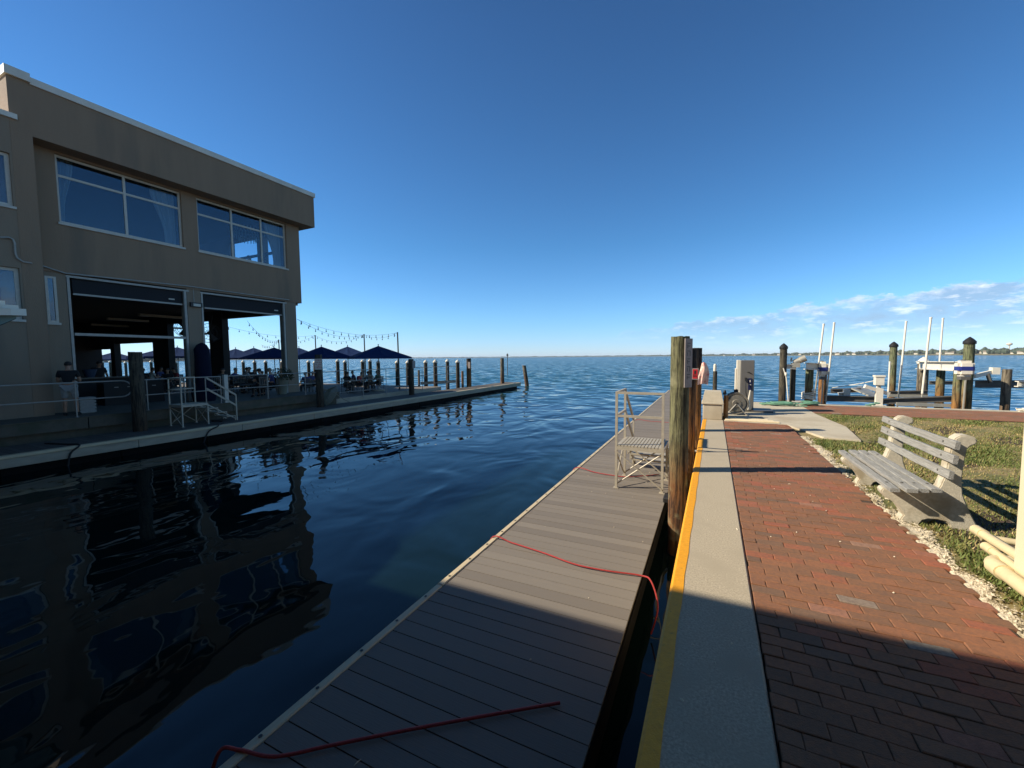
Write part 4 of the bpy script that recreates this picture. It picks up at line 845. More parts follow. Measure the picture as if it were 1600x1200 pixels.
festoon(LP['b'], e1, .50, 12, 'festoon from the second lamp pole to the restaurant corner')
festoon(LP['a'], LP['b'], .30, 6, 'festoon between the two outermost lamp poles')
festoon(LP['b'], LP['c'], .55, 10, 'festoon between the lamp poles behind the second and third parasols')
festoon(LP['c'], LP['d'], .35, 9, 'festoon between the lamp poles behind the corner pillar')
festoon(LP['d'], e2, .5, 12, 'festoon from the pole in the corner opening back to the restaurant')
festoon(LP['c'], e3, .4, 12, 'festoon crossing the corner opening to its inner edge')
festoon(LP['d'], Vector((-37, 24.3, 2.9)), .3, 10, 'lowest festoon crossing the corner opening')

# ================================================================== PEOPLE
def skin_mesh(chains, sub=1):
    """one continuous skinned surface grown from connected joints; chains: lists of (key, point, radius)"""
    idx = {}; vs = []; rs = []; es = []
    for ch in chains:
        for a in range(len(ch)):
            k, p, r = ch[a]
            if k not in idx: idx[k] = len(vs); vs.append(p); rs.append(r)
            if a: es.append((idx[ch[a-1][0]], idx[k]))
    me = bpy.data.meshes.new('tmp'); me.from_pydata(vs, es, []); o = bpy.data.objects.new('tmp', me); COL.objects.link(o)
    sk = o.modifiers.new('s', 'SKIN'); sk.use_smooth_shade = True
    for i, sv in enumerate(me.skin_vertices[0].data): sv.radius = (rs[i], rs[i]) if not isinstance(rs[i], tuple) else rs[i]; sv.use_root = (i == 0)
    sb = o.modifiers.new('b', 'SUBSURF'); sb.levels = sub; sb.render_levels = sub
    dg = bpy.context.evaluated_depsgraph_get(); m2 = bpy.data.meshes.new_from_object(o.evaluated_get(dg))
    bpy.data.objects.remove(o); bpy.data.meshes.remove(me); return m2
def mesh_into(mb, me): mb.add([v.co[:] for v in me.vertices], [tuple(p.vertices) for p in me.polygons])
def person(label, loc, rz, J, shirt, pants, hair='hair', group=None, legs='long', sleeves=True, detail=False):
    """J: joints in the person's own space, facing +y"""
    t = thing('person', label, 'person', (0, 0, 0), group)
    V = {k: Vector(v) for k, v in J.items()}
    up = (V['head']-V['neck']).normalized(); c = V['head']
    body = [[('pel', V['pel'], .125), ('waist', V['pel'].lerp(V['chest'], .5), .12), ('chest', V['chest'], .13), ('neckb', V['chest'].lerp(V['neck'], .75), .075), ('neck', V['neck'], .052), ('jaw', c - up*.075, .066), ('head', c + up*.01, .088), ('crown', c + up*.085, .062)]]
    for s in ('l', 'r'):
        body.append([('chest', V['chest'], .13), ('sh'+s, V['sh'+s], .062), ('ua'+s, V['sh'+s].lerp(V['el'+s], .5), .050), ('el'+s, V['el'+s], .041), ('fa'+s, V['el'+s].lerp(V['ha'+s], .35), .041), ('ha'+s, V['ha'+s], .027)])
        body.append([('pel', V['pel'], .125), ('hip'+s, V['hip'+s], .098), ('th'+s, V['hip'+s].lerp(V['kn'+s], .5), .080), ('kn'+s, V['kn'+s], .057), ('ca'+s, V['kn'+s].lerp(V['an'+s], .35), .057), ('an'+s, V['an'+s], .038), ('to'+s, V['to'+s], .036)])
    me = skin_mesh(body); mb = MB(); mesh_into(mb, me)
    fw = V.get('face', Vector((0, 1, 0))).normalized(); sd = fw.cross(up).normalized()
    nose = c + fw*.098 - up*.012; mb.ball(nose, (.014, .014, .020), 6, 5); mb.ball(c+sd*.082-fw*.005, (.016, .02, .032), 6, 5); mb.ball(c-sd*.082-fw*.005, (.016, .02, .032), 6, 5)
    mb.ball(c + fw*.082 - up*.052, (.026, .012, .009), 6, 5)
    for s in ('l', 'r'):                                            # palm, four unequal curled fingers and a thumb from its side
        d = (V['ha'+s]-V['el'+s]).normalized(); w = d.orthogonal().normalized() if abs(d.z) > .9 else d.cross(Vector((0, 0, 1))).normalized(); nrm = w.cross(d)
        h = V['ha'+s]; pc = h + d*.055; mb.tube([h, h+d*.03, h+d*.085], [.027, .033, .030], 8)
        for k, (o_, L) in enumerate(((-.028, .070), (-.010, .080), (.009, .076), (.027, .060))):
            b0 = h + d*.085 + w*o_; mb.tube([b0, b0+d*L*.45, b0+d*L*.75-nrm*L*.30, b0+d*L*.85-nrm*L*.6], [.0095, .009, .008, .006], 6)
        b0 = h + d*.03 + w*(-.030 if s == 'l' else .030); q_ = w*(-1 if s == 'l' else 1); mb.tube([b0, b0+q_*.022+d*.03, b0+q_*.026+d*.06-nrm*.012], [.012, .0105, .007], 6)
    b = mb.build('body', 'skin', t, True)
    # shirt
    ch = [[('waist0', V['pel'].lerp(V['chest'], -.05), .142), ('waist', V['pel'].lerp(V['chest'], .5), .138), ('chest', V['chest'], .146), ('nb', V['chest'].lerp(V['neck'], .7), .085)]]
    for s in ('l', 'r'): ch.append([('chest', V['chest'], .146), ('sh'+s, V['sh'+s], .076), ('ua'+s, V['sh'+s].lerp(V['el'+s], .62), .066)])
    mb = MB(); mesh_into(mb, skin_mesh(ch)); mb.build('shirt', shirt, t, True)
    ch = []
    for s in ('l', 'r'):
        e = [('pel', V['pel'], .140), ('hip'+s, V['hip'+s], .112), ('th'+s, V['hip'+s].lerp(V['kn'+s], .5), .096), ('kn'+s, V['hip'+s].lerp(V['kn'+s], .92), .088)]
        if legs == 'long': e[-1] = ('kn'+s, V['kn'+s], .072); e += [('ca'+s, V['kn'+s].lerp(V['an'+s], .4), .068), ('an'+s, V['kn'+s].lerp(V['an'+s], .93), .056)]
        ch.append(e)
    mb = MB(); mesh_into(mb, skin_mesh(ch)); mb.build('trousers' if legs == 'long' else 'shorts', pants, t, True)
    mb = MB()
    for s in ('l', 'r'): mb.tube([V['an'+s].lerp(V['to'+s], -.35)+Vector((0, 0, -.03)), V['an'+s].lerp(V['to'+s], .35)+Vector((0, 0, -.01)), V['to'+s]+(V['to'+s]-V['an'+s]).normalized()*.03+Vector((0, 0, -.002))], [.045, .052, .036], 8)
    mb.build('shoes', 'cloth_black', t, True)
    mb = MB(); hc = c + up*.028 - fw*.022; vs = []; n_ = 14
    mb.ball(hc, (.094, .094, .094), 14, 9)
    mb.v = [tuple(Vector(p) if (Vector(p)-hc).dot(fw*.75-up) < .035 else Vector(p) - (fw*.75-up).normalized()*((Vector(p)-hc).dot((fw*.75-up).normalized())-.028)) for p in mb.v]
    mb.build('hair', hair, t, True)
    t.location = tuple(float(q) for q in loc); t.rotation_euler = (0, 0, rz)
    return t
STAND = dict(pel=(0, 0, .94), chest=(0, .02, 1.28), neck=(0, .05, 1.46), head=(0, .12, 1.58), face=(0, 1, -.45), shl=(-.19, .01, 1.37), shr=(.19, .01, 1.37), ell=(-.25, .05, 1.08), elr=(.25, .05, 1.08), hal=(-.12, .28, 1.12), har=(.10, .28, 1.12), hipl=(-.10, 0, .88), hipr=(.10, 0, .88), knl=(-.11, .02, .49), knr=(.13, .04, .49), anl=(-.12, -.01, .08), anr=(.15, .01, .08), tol=(-.14, .14, .035), tor=(.17, .16, .035))
SIT = dict(pel=(0, 0, .52), chest=(0, .03, .88), neck=(0, .07, 1.06), head=(0, .11, 1.19), face=(0, 1, -.15), shl=(-.19, .03, .97), shr=(.19, .03, .97), ell=(-.24, .12, .72), elr=(.24, .12, .72), hal=(-.12, .36, .76), har=(.14, .36, .76), hipl=(-.09, .02, .50), hipr=(.09, .02, .50), knl=(-.10, .44, .49), knr=(.11, .44, .49), anl=(-.10, .42, .08), anr=(.12, .38, .08), tol=(-.11, .56, .035), tor=(.13, .52, .035))
def bend(J, **kw):
    K = dict(J); K.update(kw); return K
q = at_z(111, 649, ZF); 
person('standing man in black polo and pale grey shorts looking down at his phone', (q[0], q[1], ZF), R(62), STAND, 'cloth_black', 'cloth_grey', 'hair', legs='short')
ph = MB(); c_, s_ = math.cos(R(62)), math.sin(R(62)); px_, py_ = q[0]+(-.02*c_-.36*s_), q[1]+(-.02*s_+.36*c_); ph.box((px_-.04, py_-.04, 1.06+ZF+.02), (px_+.04, py_+.04, 1.06+ZF+.032), Matrix.Rotation(.5, 3, 'Y')); tag(ph.build('phone', 'cap_black'), 'dark phone held by the standing man', 'phone')
q = at_y(153, 570, 7.6)
q = at_x(153, 566, -23.6)
person('man in dark shirt standing behind the bar counter', (q[0], q[1], ZF), R(-90), bend(STAND, face=(0, 1, -.1), hal=(-.16, .34, 1.03), har=(.16, .34, 1.03)), 'cloth_black', 'cloth_black')
# seated guests on the deck and inside the corner opening
def seat_at(u, v, y_): q = at_y(u, v, y_); return q
GUEST = [(541, 577, 18.0, ZT, R(10), 'cloth_black', 'hair', 'seated man in dark shirt nearest the notice pile on the deck', {}),
         (560, 582, 18.8, ZT, R(-60), 'cloth_red', 'hair', 'seated guest in dark red leaning to the table on the deck', dict(head=(0, .2, 1.14), neck=(0, .14, 1.02))),
         (553, 580, 19.6, ZT, R(150), 'cloth_blue', 'hair_grey', 'seated guest in blue with back to the bay', {}),
         (577, 580, 20.0, ZT, R(70), 'cloth_grey', 'hair', 'seated woman with tied hair bending over her plate on the deck', dict(head=(0, .19, 1.15), neck=(0, .12, 1.03))),
         (591, 577, 20.4, ZT, R(100), 'cloth_green', 'hair_grey', 'seated guest in green polo under the end parasol', {}),
         (478, 577, 16.8, ZT, R(80), 'cloth_blue', 'hair_grey', 'seated guest in blue shirt beside the corner pillar', {}),
         (486, 582, 17.8, ZT, R(-70), 'cloth_blue', 'hair', 'second guest in blue seated left of the notice pile', {}),
         (384, 581, 16.8, ZT, R(40), 'cloth_red', 'hair', 'seated guest in red seen in the corner opening', {}),
         (407, 575, 17.6, ZT, R(-50), 'cloth_white', 'hair', 'seated guest in white seen in the corner opening', {}),
         (370, 580, 18.4, ZT, R(120), 'cloth_blue', 'hair_grey', 'seated guest in blue at the inner edge of the corner opening', {}),
         (396, 577, 19.6, ZT, R(-100), 'cloth_black', 'hair', 'seated guest in black in the middle of the corner opening', {})]
GUEST += [(347+14*i+(i % 3)*4, 581+(i % 2)*4, 12.0+.75*(i % 4), ZF, R(-100+47*i), ('cloth_black', 'cloth_blue', 'cloth_grey', 'cloth_black')[i % 4], ('hair', 'hair_grey')[i % 2], 'seated guest in %s deep inside the restaurant, %s the middle column' % (('black', 'blue', 'grey', 'black')[i % 4], ('nearest', 'second from', 'third from', 'fourth from', 'fifth from', 'sixth from')[i]), {}) for i in range(6)]
GUEST += [(223+13*i, 583+(i % 2)*3, 11.4+.9*(i % 3), ZF, R(60-60*i), ('cloth_black', 'cloth_white', 'cloth_blue', 'cloth_black', 'cloth_red')[i], 'hair', 'seated guest in %s in the bar opening, %s the dark pile' % (('black', 'white', 'blue', 'black', 'red')[i], ('nearest', 'second from', 'third from', 'fourth from', 'farthest from')[i]), {}) for i in range(5)]
for (u, v, y_, z_, rz_, sh, hr, lab, kw) in GUEST:
    q = at_y(u, v, y_); person(lab, (q[0], q[1], z_ + .0), rz_, bend(SIT, **kw), sh, 'cloth_black', hr, 'guests dining on the terrace')
for (u, v, lab, sh) in ((391, 401, 'upstairs guest with round head seen against the bright window', 'cloth_black'), (366, 405, 'upstairs guest low at the left of the bright window', 'cloth_black'), (416, 404, 'upstairs guest leaning at the right of the bright window', 'cloth_black')):
    q = at_x(u, v, -20.8); person(lab, (q[0], q[1], q[2]-1.24), R(100), SIT, sh, 'cloth_black', 'hair', 'guests dining upstairs')

# ------------------------------------------------------------------ terrace furniture
def chair():
    t = thing('chair', '', 'chair', (0, 0, 0), 'dark chairs on the terrace')
    mb = MB(); mb.bbox((-.22, -.22, .42), (.22, .22, .46), .012); mb.build('seat', 'pole', t)
    mb = MB()
    for i in range(5): mb.box((-.20+i*.09, -.235, .58), (-.16+i*.09, -.215, .88))
    mb.box((-.22, -.24, .88), (.22, -.21, .93)); mb.box((-.22, -.238, .54), (.22, -.212, .58)); mb.build('backrest', 'pole', t)
    for sx in (-1, 1):
        mb = MB(); mb.cyl((.2*sx, .2, 0), (.2*sx, .2, .42), .016, n=6); mb.build('leg', 'pole', t)
        mb = MB(); mb.tube([(.2*sx, -.24, 0), (.2*sx, -.20, .45), (.21*sx, -.225, .93)], .016, 6); mb.build('leg', 'pole', t)
    return t
def table():
    t = thing('table', '', 'table', (0, 0, 0), 'square tables on the terrace')
    mb = MB(); mb.bbox((-.42, -.42, .71), (.42, .42, .75), .012); mb.build('tabletop', 'pole', t)
    mb = MB(); mb.cyl((0, 0, .03), (0, 0, .71), .035, n=10); mb.build('pedestal', 'pole', t)
    mb = MB(); mb.lathe([(.26, 0), (.25, .02), (.05, .05)], n=16); mb.build('foot', 'pole', t); return t
chp, tbp = chair(), table(); stc, stt = [], []
for (u, v, y_, z_, rz_, sh, hr, lab, kw) in GUEST:
    q = at_y(u, v, y_); place(chp, stc, (q[0]+.0, q[1], z_), rz_, ' '.join(('dark chair under the ' + lab.replace('seated ', '').replace('the restaurant, ', '')).split()[:15]))
for i, (u, v, y_, lab) in enumerate(((551, 590, 18.4, 'dark square table between the guests nearest the notice pile'), (584, 590, 20.2, 'dark square table under the end parasol'), (569, 590, 21.2, 'dark square table behind the woman with tied hair'), (483, 592, 17.2, 'dark square table beside the corner pillar'), (378, 592, 17.6, 'dark square table at the inner edge of the corner opening'), (402, 592, 18.6, 'dark square table in the middle of the corner opening'))):
    q = at_y(u, v, y_); place(tbp, stt, (q[0], q[1], ZT), .3*i, lab)
for i in range(7):
    y_ = 10.7+.48*i; place(chp, stc, (-21.0-.25*(i % 2), y_, ZF), R(-90+random.uniform(-20, 20)), 'empty dark chair, number %s along the corner opening' % ('one', 'two', 'three', 'four', 'five', 'six', 'seven')[i])
for i, y_ in enumerate((11.1, 12.4, 13.6)): place(tbp, stt, (-21.9, y_, ZF), 0, ('dark table just inside the corner opening beside the middle column', 'dark table in the middle just inside the corner opening', 'dark table just inside the corner opening behind the planter')[i])
bc = thing('bar_counter', 'long dark bar counter inside the left opening', 'counter', (-22.6, 7.6, ZF))
part('counter_front', [((-22.75, 6.0, ZF), (-22.35, 9.0, .88))], 'dark_int', bc); part('counter_top', [((-22.9, 5.9, .88), (-22.2, 9.1, .93))], 'pole', bc)
mb = MB(); q = at_x(140.5, 588, -22.4); mb.lathe([(.13, 0), (.22, .30), (.225, .32)], (q[0], q[1], .932), 16); tag(mb.build('tub', 'tub_blue', smooth=True), 'blue plastic tub on the bar counter', 'tub')
cr = MB(); q = at_z(137, 645, ZF); X_, Y_ = q[0]-.1, q[1]
for k_ in range(5): cr.box((X_-.18, Y_-.2, ZF+.02+k_*.105), (X_+.18, Y_+.2, ZF+.095+k_*.105))
cr.box((X_-.15, Y_-.17, ZF), (X_+.15, Y_+.17, ZF+.5)); tag(cr.build('crate', 'cloth_grey'), 'pale slatted crate on the floor beside the standing man', 'crate')
fr = MB()
bx_ = thing('back_cabinet', 'dark cabinets with small pale marks behind the railing', 'cabinet', (-20.9, 8.3, ZF)); part('body', [((-21.3, 7.4, ZF), (-20.7, 9.3, .75))], 'dark_int', bx_); part('door_handle', [((-20.698, 7.7+.4*k_, .55), (-20.68, 7.82+.4*k_, .58)) for k_ in range(4)], 'rail_metal', bx_)
# planter with shrub
pt = thing('planter', 'tall tapered grey planter with dark shrub beside the corner pillar', 'planter', (-18.6, 12.75, ZF)); q = at_x(440.5, 612, -18.9)
mb = MB(); mb.lathe([(.20, 0), (.22, .05), (.33, .78), (.36, .82), (.33, .82), (.30, .72)], (q[0], q[1], ZF), 22); mb.build('pot', 'pot', pt, True)
mb = MB()
for i in range(420):
    a = random.uniform(0, 6.28); r = .55*math.sqrt(random.random()); z_ = .72 + random.random()*.62*(1-.5*(r/.55)**2); c_ = Vector((q[0]+r*math.cos(a), q[1]+r*math.sin(a), ZF+z_)); d1 = Vector((random.gauss(0, 1), random.gauss(0, 1), random.gauss(.3, .8))).normalized(); d2 = d1.orthogonal().normalized()
    mb.add([c_-d2*.025, c_+d1*.09, c_+d2*.025, c_-d1*.03], [(0, 1, 2, 3)])
mb.build('foliage', 'leaf', pt)
# covered patio heater
hc_ = thing('covered_heater', 'patio heater under a navy cover in front of the middle column', 'heater', (-19.3, 9.9, ZF)); q = at_x(318, 590, -19.1)
mb = MB(); mb.lathe([(.40, 0), (.43, .35), (.30, .75), (.28, 1.75), (.26, 2.15), (.17, 2.34), (.05, 2.42), (.01, 2.43)], (q[0], q[1], ZF), 16)
mb.v = [(x+.02*math.sin(z_*9+y_*14), y_+.02*math.sin(z_*7+x*11), z_) for x, y_, z_ in mb.v]; mb.build('cover', 'cover_dark', hc_, True)
mb = MB(); mb.cyl((q[0], q[1], ZF), (q[0], q[1], ZF+.06), .38, n=16); mb.build('base', 'pole', hc_)
# wall fans
def fan(label, q, r, face):
    t = thing('wall_fan', label, 'fan', q, 'round black fans under the ceiling'); c_ = Vector(q); f = Vector(face).normalized(); a = f.orthogonal().normalized(); b2 = f.cross(a)
    mb = MB()
    for off, rr in ((.07, r), (-.07, r), (.08, r*.66), (.085, r*.33)): mb.tube([c_+f*off+a*rr*math.cos(i*math.pi/12)+b2*rr*math.sin(i*math.pi/12) for i in range(24)], .012, 5, True)
    for i in range(16): v_ = a*math.cos(i*math.pi/8)+b2*math.sin(i*math.pi/8); mb.tube([c_+f*.09, c_+f*.07+v_*r, c_-f*.07+v_*r], .006, 4)
    mb.build('cage', 'black', t)
    for i in range(3):
        v_ = a*math.cos(i*2.094+.5)+b2*math.sin(i*2.094+.5); w_ = f.cross(v_); mb = MB(); P0 = [c_+v_*r*.12-w_*.04*r, c_+v_*r*.88-w_*.30*r+f*.03, c_+v_*r*.92+w_*.22*r-f*.03, c_+v_*r*.12+w_*.10*r]; mb.add(P0+[p+f*.012 for p in P0], [(0, 1, 2, 3), (7, 6, 5, 4), (0, 1, 5, 4), (1, 2, 6, 5), (2, 3, 7, 6), (3, 0, 4, 7)]); mb.build('blade', 'black', t)
    mb = MB(); mb.cyl(c_-f*.16, c_+f*.05, r*.2, n=12); mb.cyl(c_-f*.1, c_-f*.1+Vector((-.05, .25, 1.0)), .025, n=6); mb.build('motor', 'black', t)
q = at_y(327, 520.5, 13.4); fan('round black fan hanging beside the middle column', q, .52, (1, -.45, -.1))
q = at_y(288, 512, 13.4); fan('round black fan half hidden behind the left opening track', q, .52, (1, -1.4, -.1))
# chandelier upstairs
cq = at_x(387, 372, -21.9); chd = thing('chandelier', 'wide glass rod chandelier hanging upstairs behind the window', 'chandelier', (cq[0], cq[1], 6.9))
mb = MB()
for rr, zz, L in ((.78, .45, .42), (.62, .25, .45), (.4, .05, .4)):
    for i in range(int(rr*44)):
        a = i/int(rr*44)*6.283; mb.cyl((cq[0]+rr*math.cos(a), cq[1]+rr*math.sin(a), cq[2]+zz-L*.6), (cq[0]+rr*math.cos(a), cq[1]+rr*math.sin(a), cq[2]+zz), .017, n=5)
mb.build('rods', 'crystal', chd)
mb = MB()
for rr, zz in ((.78, .45), (.62, .25), (.4, .05)): mb.tube([(cq[0]+rr*math.cos(i*.3927), cq[1]+rr*math.sin(i*.3927), cq[2]+zz) for i in range(16)], .02, 5, True)
mb.cyl((cq[0], cq[1], cq[2]), (cq[0], cq[1], 8.5), .015, n=6); mb.build('frame', 'pole', chd)
# hoses and cords on the far dock
def cord(name, label, pts, r, m_, cat='hose', group=None):
    P_ = [Vector(p) for p in pts]; out = []
    for i in range(len(P_)-1):
        p0, p1_, p2_, p3 = P_[max(i-1, 0)], P_[i], P_[i+1], P_[min(i+2, len(P_)-1)]
        for k_ in range(8):
            t = k_/8; out.append(.5*((2*p1_)+(p2_-p0)*t+(2*p0-5*p1_+4*p2_-p3)*t*t+(3*p1_-p0-3*p2_+p3)*t*t*t))
    out.append(P_[-1]); mb = MB(); mb.tube(out, r, 8); return tag(mb.build(name, m_, smooth=True), label, cat, group)
Z1 = DOCK_Z+.02
def D(u, v): return Vector(at_z(u, v, Z1))
p = D(134, 697); cord('power_cord', 'dark cord hanging over the near end of the far dock edge', [(-16.6, p.y-.3, Z1), (-15.9, p.y-.1, Z1), (-15.5, p.y, Z1+.01), (-15.35, p.y-.03, Z1-.03), (-15.36, p.y-.2, Z1-.2), (-15.37, p.y-.28, WATER_Z-.1)], .022, 'black', 'cord')
p = D(357, 666); cord('power_cord', 'dark cord running from the steps over the far dock edge', [(-16.7, p.y+.5, Z1), (-16.1, p.y+.55, Z1), (-15.55, p.y+.1, Z1+.01), (-15.35, p.y-.05, Z1-.03), (-15.36, p.y-.35, Z1-.18), (-15.37, p.y-.55, WATER_Z-.1)], .022, 'black', 'cord')
mb = MB()
for i in range(7):
    q = at_x(506+i*.8, 603, -16.8); P_ = [(q[0]+.03*i+.22*math.sin(k_*.785)*(.8+.06*i), q[1]+.1+.28*math.cos(k_*.785)*(.8+.05*i), -.2+.34*math.sin(k_*.785+1.57)*(1+.05*i)) for k_ in range(8)]; mb.tube(P_, .016, 6, True)
mb.tube([(-16.8, 14.5, .0), (-16.6, 15.0, -.45), (-16.3, 15.3, -.68), (-15.9, 15.5, -.68)], .016, 6); tag(mb.build('hose_coil', 'pot', smooth=True), 'pale hose hung in loops beside the notice pile', 'hose')
# red dock lines across the near dock
cord('red_line', 'nearest red line lying across the shaded dock end', [D(350, 1174)+Vector((-.12, -.05, -.3)), D(346, 1178)+Vector((-.02, 0, .005)), D(375, 1172), D(430, 1182), D(520, 1164), D(640, 1140), D(760, 1118), D(875, 1098)], .0105, 'red_rope', 'rope', 'red lines across the dock')
cord('red_line', 'middle red line crossing the dock in full sun', [D(768, 839)+Vector((-.12, 0, -.35)), D(770, 839), D(800, 848), D(850, 864), D(900, 882), D(950, 892), D(1000, 899), D(1014, 906)+Vector((.02, 0, -.01)), D(1020, 916)+Vector((.05, 0, -.2)), (-.47, 4.12, WATER_Z+.05)], .0085, 'red_rope', 'rope', 'red lines across the dock')
cord('red_line', 'far red line passing under the dock steps', [D(897, 731)+Vector((-.1, 0, -.35)), D(899, 731), D(930, 738), D(960, 743), D(985, 745), D(1030, 741)], .008, 'red_rope', 'rope', 'red lines across the dock')
cord('red_line', 'farthest red line near the middle of the dock', [D(992, 656)+Vector((-.1, 0, -.3)), D(994, 656), D(1015, 658), D(1045, 660)], .008, 'red_rope', 'rope', 'red lines across the dock')
mb = MB()
for y_ in (7.05, 11.0): mb.cyl((-.56, y_, DOCK_Z-.05), (-.16, y_, DOCK_Z-.05), .03, n=10)
tag(mb.build('pile_guide', 'rail_metal'), 'short metal arms holding the dock off the seawall', 'bracket')
mb = MB(); mb.bbox((-.62, 6.72, DOCK_Z+.002), (-.50, 6.98, DOCK_Z+.08), .012); tag(mb.build('bumper', 'black'), 'small black block on the dock corner beside the tall green pile', 'bumper')

# ================================================================== BOAT ON THE LEFT
bt = thing('boat', 'white boat on a lift showing its flared bow at the left', 'boat', (-9.6, -.5, 1.0))
def hull_ring(y, hw, zt, zk, flare):
    return [(-hw, y, zt), (-hw*flare, y, zt-.45*(zt-zk)), (-hw*.35, y, zk+.12*(zt-zk)), (0, y, zk), (hw*.35, y, zk+.12*(zt-zk)), (hw*flare, y, zt-.45*(zt-zk)), (hw, y, zt)]
st_ = [(-3.9, 1.15, 2.0, .75, .9), (-1.5, 1.2, 2.05, .72, .86), (.2, 1.0, 2.12, .95, .76), (1.3, .72, 2.22, 1.45, .62), (1.9, .46, 2.28, 1.86, .50), (2.25, .27, 2.32, 2.10, .5), (2.45, .09, 2.34, 2.24, .5)]
mb = MB(); vs = []; fs = []
for r_ in st_: vs += [(x-9.52, y_, z_) for x, y_, z_ in hull_ring(*r_)]
for i in range(len(st_)-1):
    for j in range(6): fs.append((i*7+j, i*7+j+1, i*7+8+j, i*7+7+j))
    fs.append((i*7, i*7+7, i*7+13, i*7+6))
fs += [tuple(range(7)), tuple(range(len(st_)*7-1, len(st_)*7-8, -1))]
mb.add(vs, fs); mb.build('hull', 'hull_blue', bt, True)
def outline(grow, z_off, th):
    L_ = []
    for r_ in st_: L_.append((r_[0]+(.06*grow if r_[0] > 2 else 0), r_[1]+grow*.06, r_[2]+z_off))
    v_ = []; f_ = []
    for (y_, hw, z_) in L_: v_ += [(-9.52-hw, y_, z_), (-9.52+hw, y_, z_), (-9.52+hw, y_, z_+th), (-9.52-hw, y_, z_+th)]
    for i in range(len(L_)-1):
        for j in range(4): f_.append((i*4+j, i*4+(j+1) % 4, i*4+4+(j+1) % 4, i*4+4+j))
    f_ += [(0, 1, 2, 3), tuple(len(v_)-1-k_ for k_ in range(4))]
    m_ = MB(); m_.add(v_, f_); return m_
outline(1.2, -.05, .10).build('gunwale', 'gelcoat', bt); outline(.2, .052, .05).build('toe_rail', 'gelcoat', bt); outline(-1.5, .104, .06).build('foredeck', 'gelcoat', bt)
part('lift_bunk', [((-10.1, -3.9, .5), (-9.9, 1.0, .74)), ((-8.95, -3.9, .5), (-8.75, 1.0, .74))], 'lift_alu', bt)

# ================================================================== RIGHT SIDE
# concrete block with a sloped cap
cb = thing('concrete_block', 'grey concrete pier block with sloped cap at the end of the yellow stripe', 'block', (.1, 11.7, 0))
def frus(mb, x0, x1, y0, y1, z0, z1, i): mb.add([(x0, y0, z0), (x1, y0, z0), (x1, y1, z0), (x0, y1, z0), (x0+i, y0+i, z1), (x1-i, y0+i, z1), (x1-i, y1-i, z1), (x0+i, y1-i, z1)], [(0, 3, 2, 1), (4, 5, 6, 7), (0, 1, 5, 4), (1, 2, 6, 5), (2, 3, 7, 6), (3, 0, 4, 7)])
mb = MB(); mb.bbox((-.135, 11.38, .0), (.305, 11.95, .375), .012); mb.build('base', 'concrete_slab', cb)
mb = MB(); mb.bbox((-.165, 11.35, .376), (.335, 11.98, .43), .012); mb.build('rim', 'concrete_slab', cb)
mb = MB(); frus(mb, -.155, .325, 11.36, 11.97, .431, .70, .055); mb.build('cap', 'concrete_slab', cb)
pile('wooden_post', 'short orange timber post beside the concrete block', .385, 11.62, -.1, .60, .055, 'post_orange', n=4, seg=6)
mb = MB(); mb.cyl((.36, 11.76, .60), (.36, 11.76, .66), .04, n=10); mb.ball((.36, 11.76, .68), .035); tag(mb.build('post_knob', 'cap_black', smooth=True), 'black knob on top of the short orange post', 'knob')
# hose reel
hr = thing('hose_reel', 'round grey metal hose reel in front of the fuel pump', 'hose reel', (.66, 12.6, 0)); ax = Vector((-.10, 1, 0)).normalized(); ctr = Vector((.655, 12.55, .32))
def disc(mb, off, prof, n_=28):
    a = Vector((0, 0, 1)); b2 = ax.cross(a); vs = []; fs = []
    for (r_, o_) in prof:
        for k_ in range(n_): t = 6.2832*k_/n_; vs.append(ctr+ax*(off+o_)+a*r_*math.cos(t)+b2*r_*math.sin(t))
    for i in range(len(prof)-1):
        for k_ in range(n_): fs.append((i*n_+k_, i*n_+(k_+1) % n_, (i+1)*n_+(k_+1) % n_, (i+1)*n_+k_))
    fs += [tuple(range(n_)), tuple(range((len(prof)-1)*n_, len(prof)*n_))]; mb.add(vs, fs)
mb = MB(); disc(mb, -.10, [(.285, .0), (.292, -.015), (.275, -.02), (.225, -.0), (.215, -.03), (.11, -.035), (.10, -.05), (.05, -.05)]); mb.build('flange', 'reel_grey', hr, True)
mb = MB(); disc(mb, .10, [(.285, .0), (.292, .015), (.05, .02)]); mb.build('flange', 'reel_grey', hr, True)
mb = MB(); disc(mb, -.10, [(.12, .0), (.12, .20)]); mb.build('drum', 'lift_dark', hr, True)
mb = MB()
for i in range(5): a_ = Vector((0, 0, 1)); b2 = ax.cross(a_); mb.tube([ctr+ax*(-.08+.04*i)+a_*.225*math.cos(k_*.349)+b2*.225*math.sin(k_*.349) for k_ in range(18)], .02, 6, True)
mb.build('wound_hose', 'black', hr, True)
mb = MB(); disc(mb, -.16, [(.03, 0), (.03, .30)], 10); mb.build('axle', 'cap_black', hr)
mb = MB()
for o_ in (-.145, .145):
    for s_ in (-1, 1): c0 = ctr+ax*o_; b2 = ax.cross(Vector((0, 0, 1))); mb.cyl(c0, c0+b2*s_*.24-Vector((0, 0, .31)), .016, n=6)
b2 = ax.cross(Vector((0, 0, 1)))
for s_ in (-1, 1): mb.cyl(ctr-ax*.2+b2*s_*.24-Vector((0, 0, .30)), ctr+ax*.2+b2*s_*.24-Vector((0, 0, .30)), .018, n=6)
mb.build('stand', 'rail_metal', hr)
mb = MB(); mb.box((.60, 12.5, .60), (.70, 12.62, .68)); mb.cyl((.65, 12.5, .66), (.65, 12.42, .70), .012, n=6); mb.build('crank_box', 'cap_black', hr)
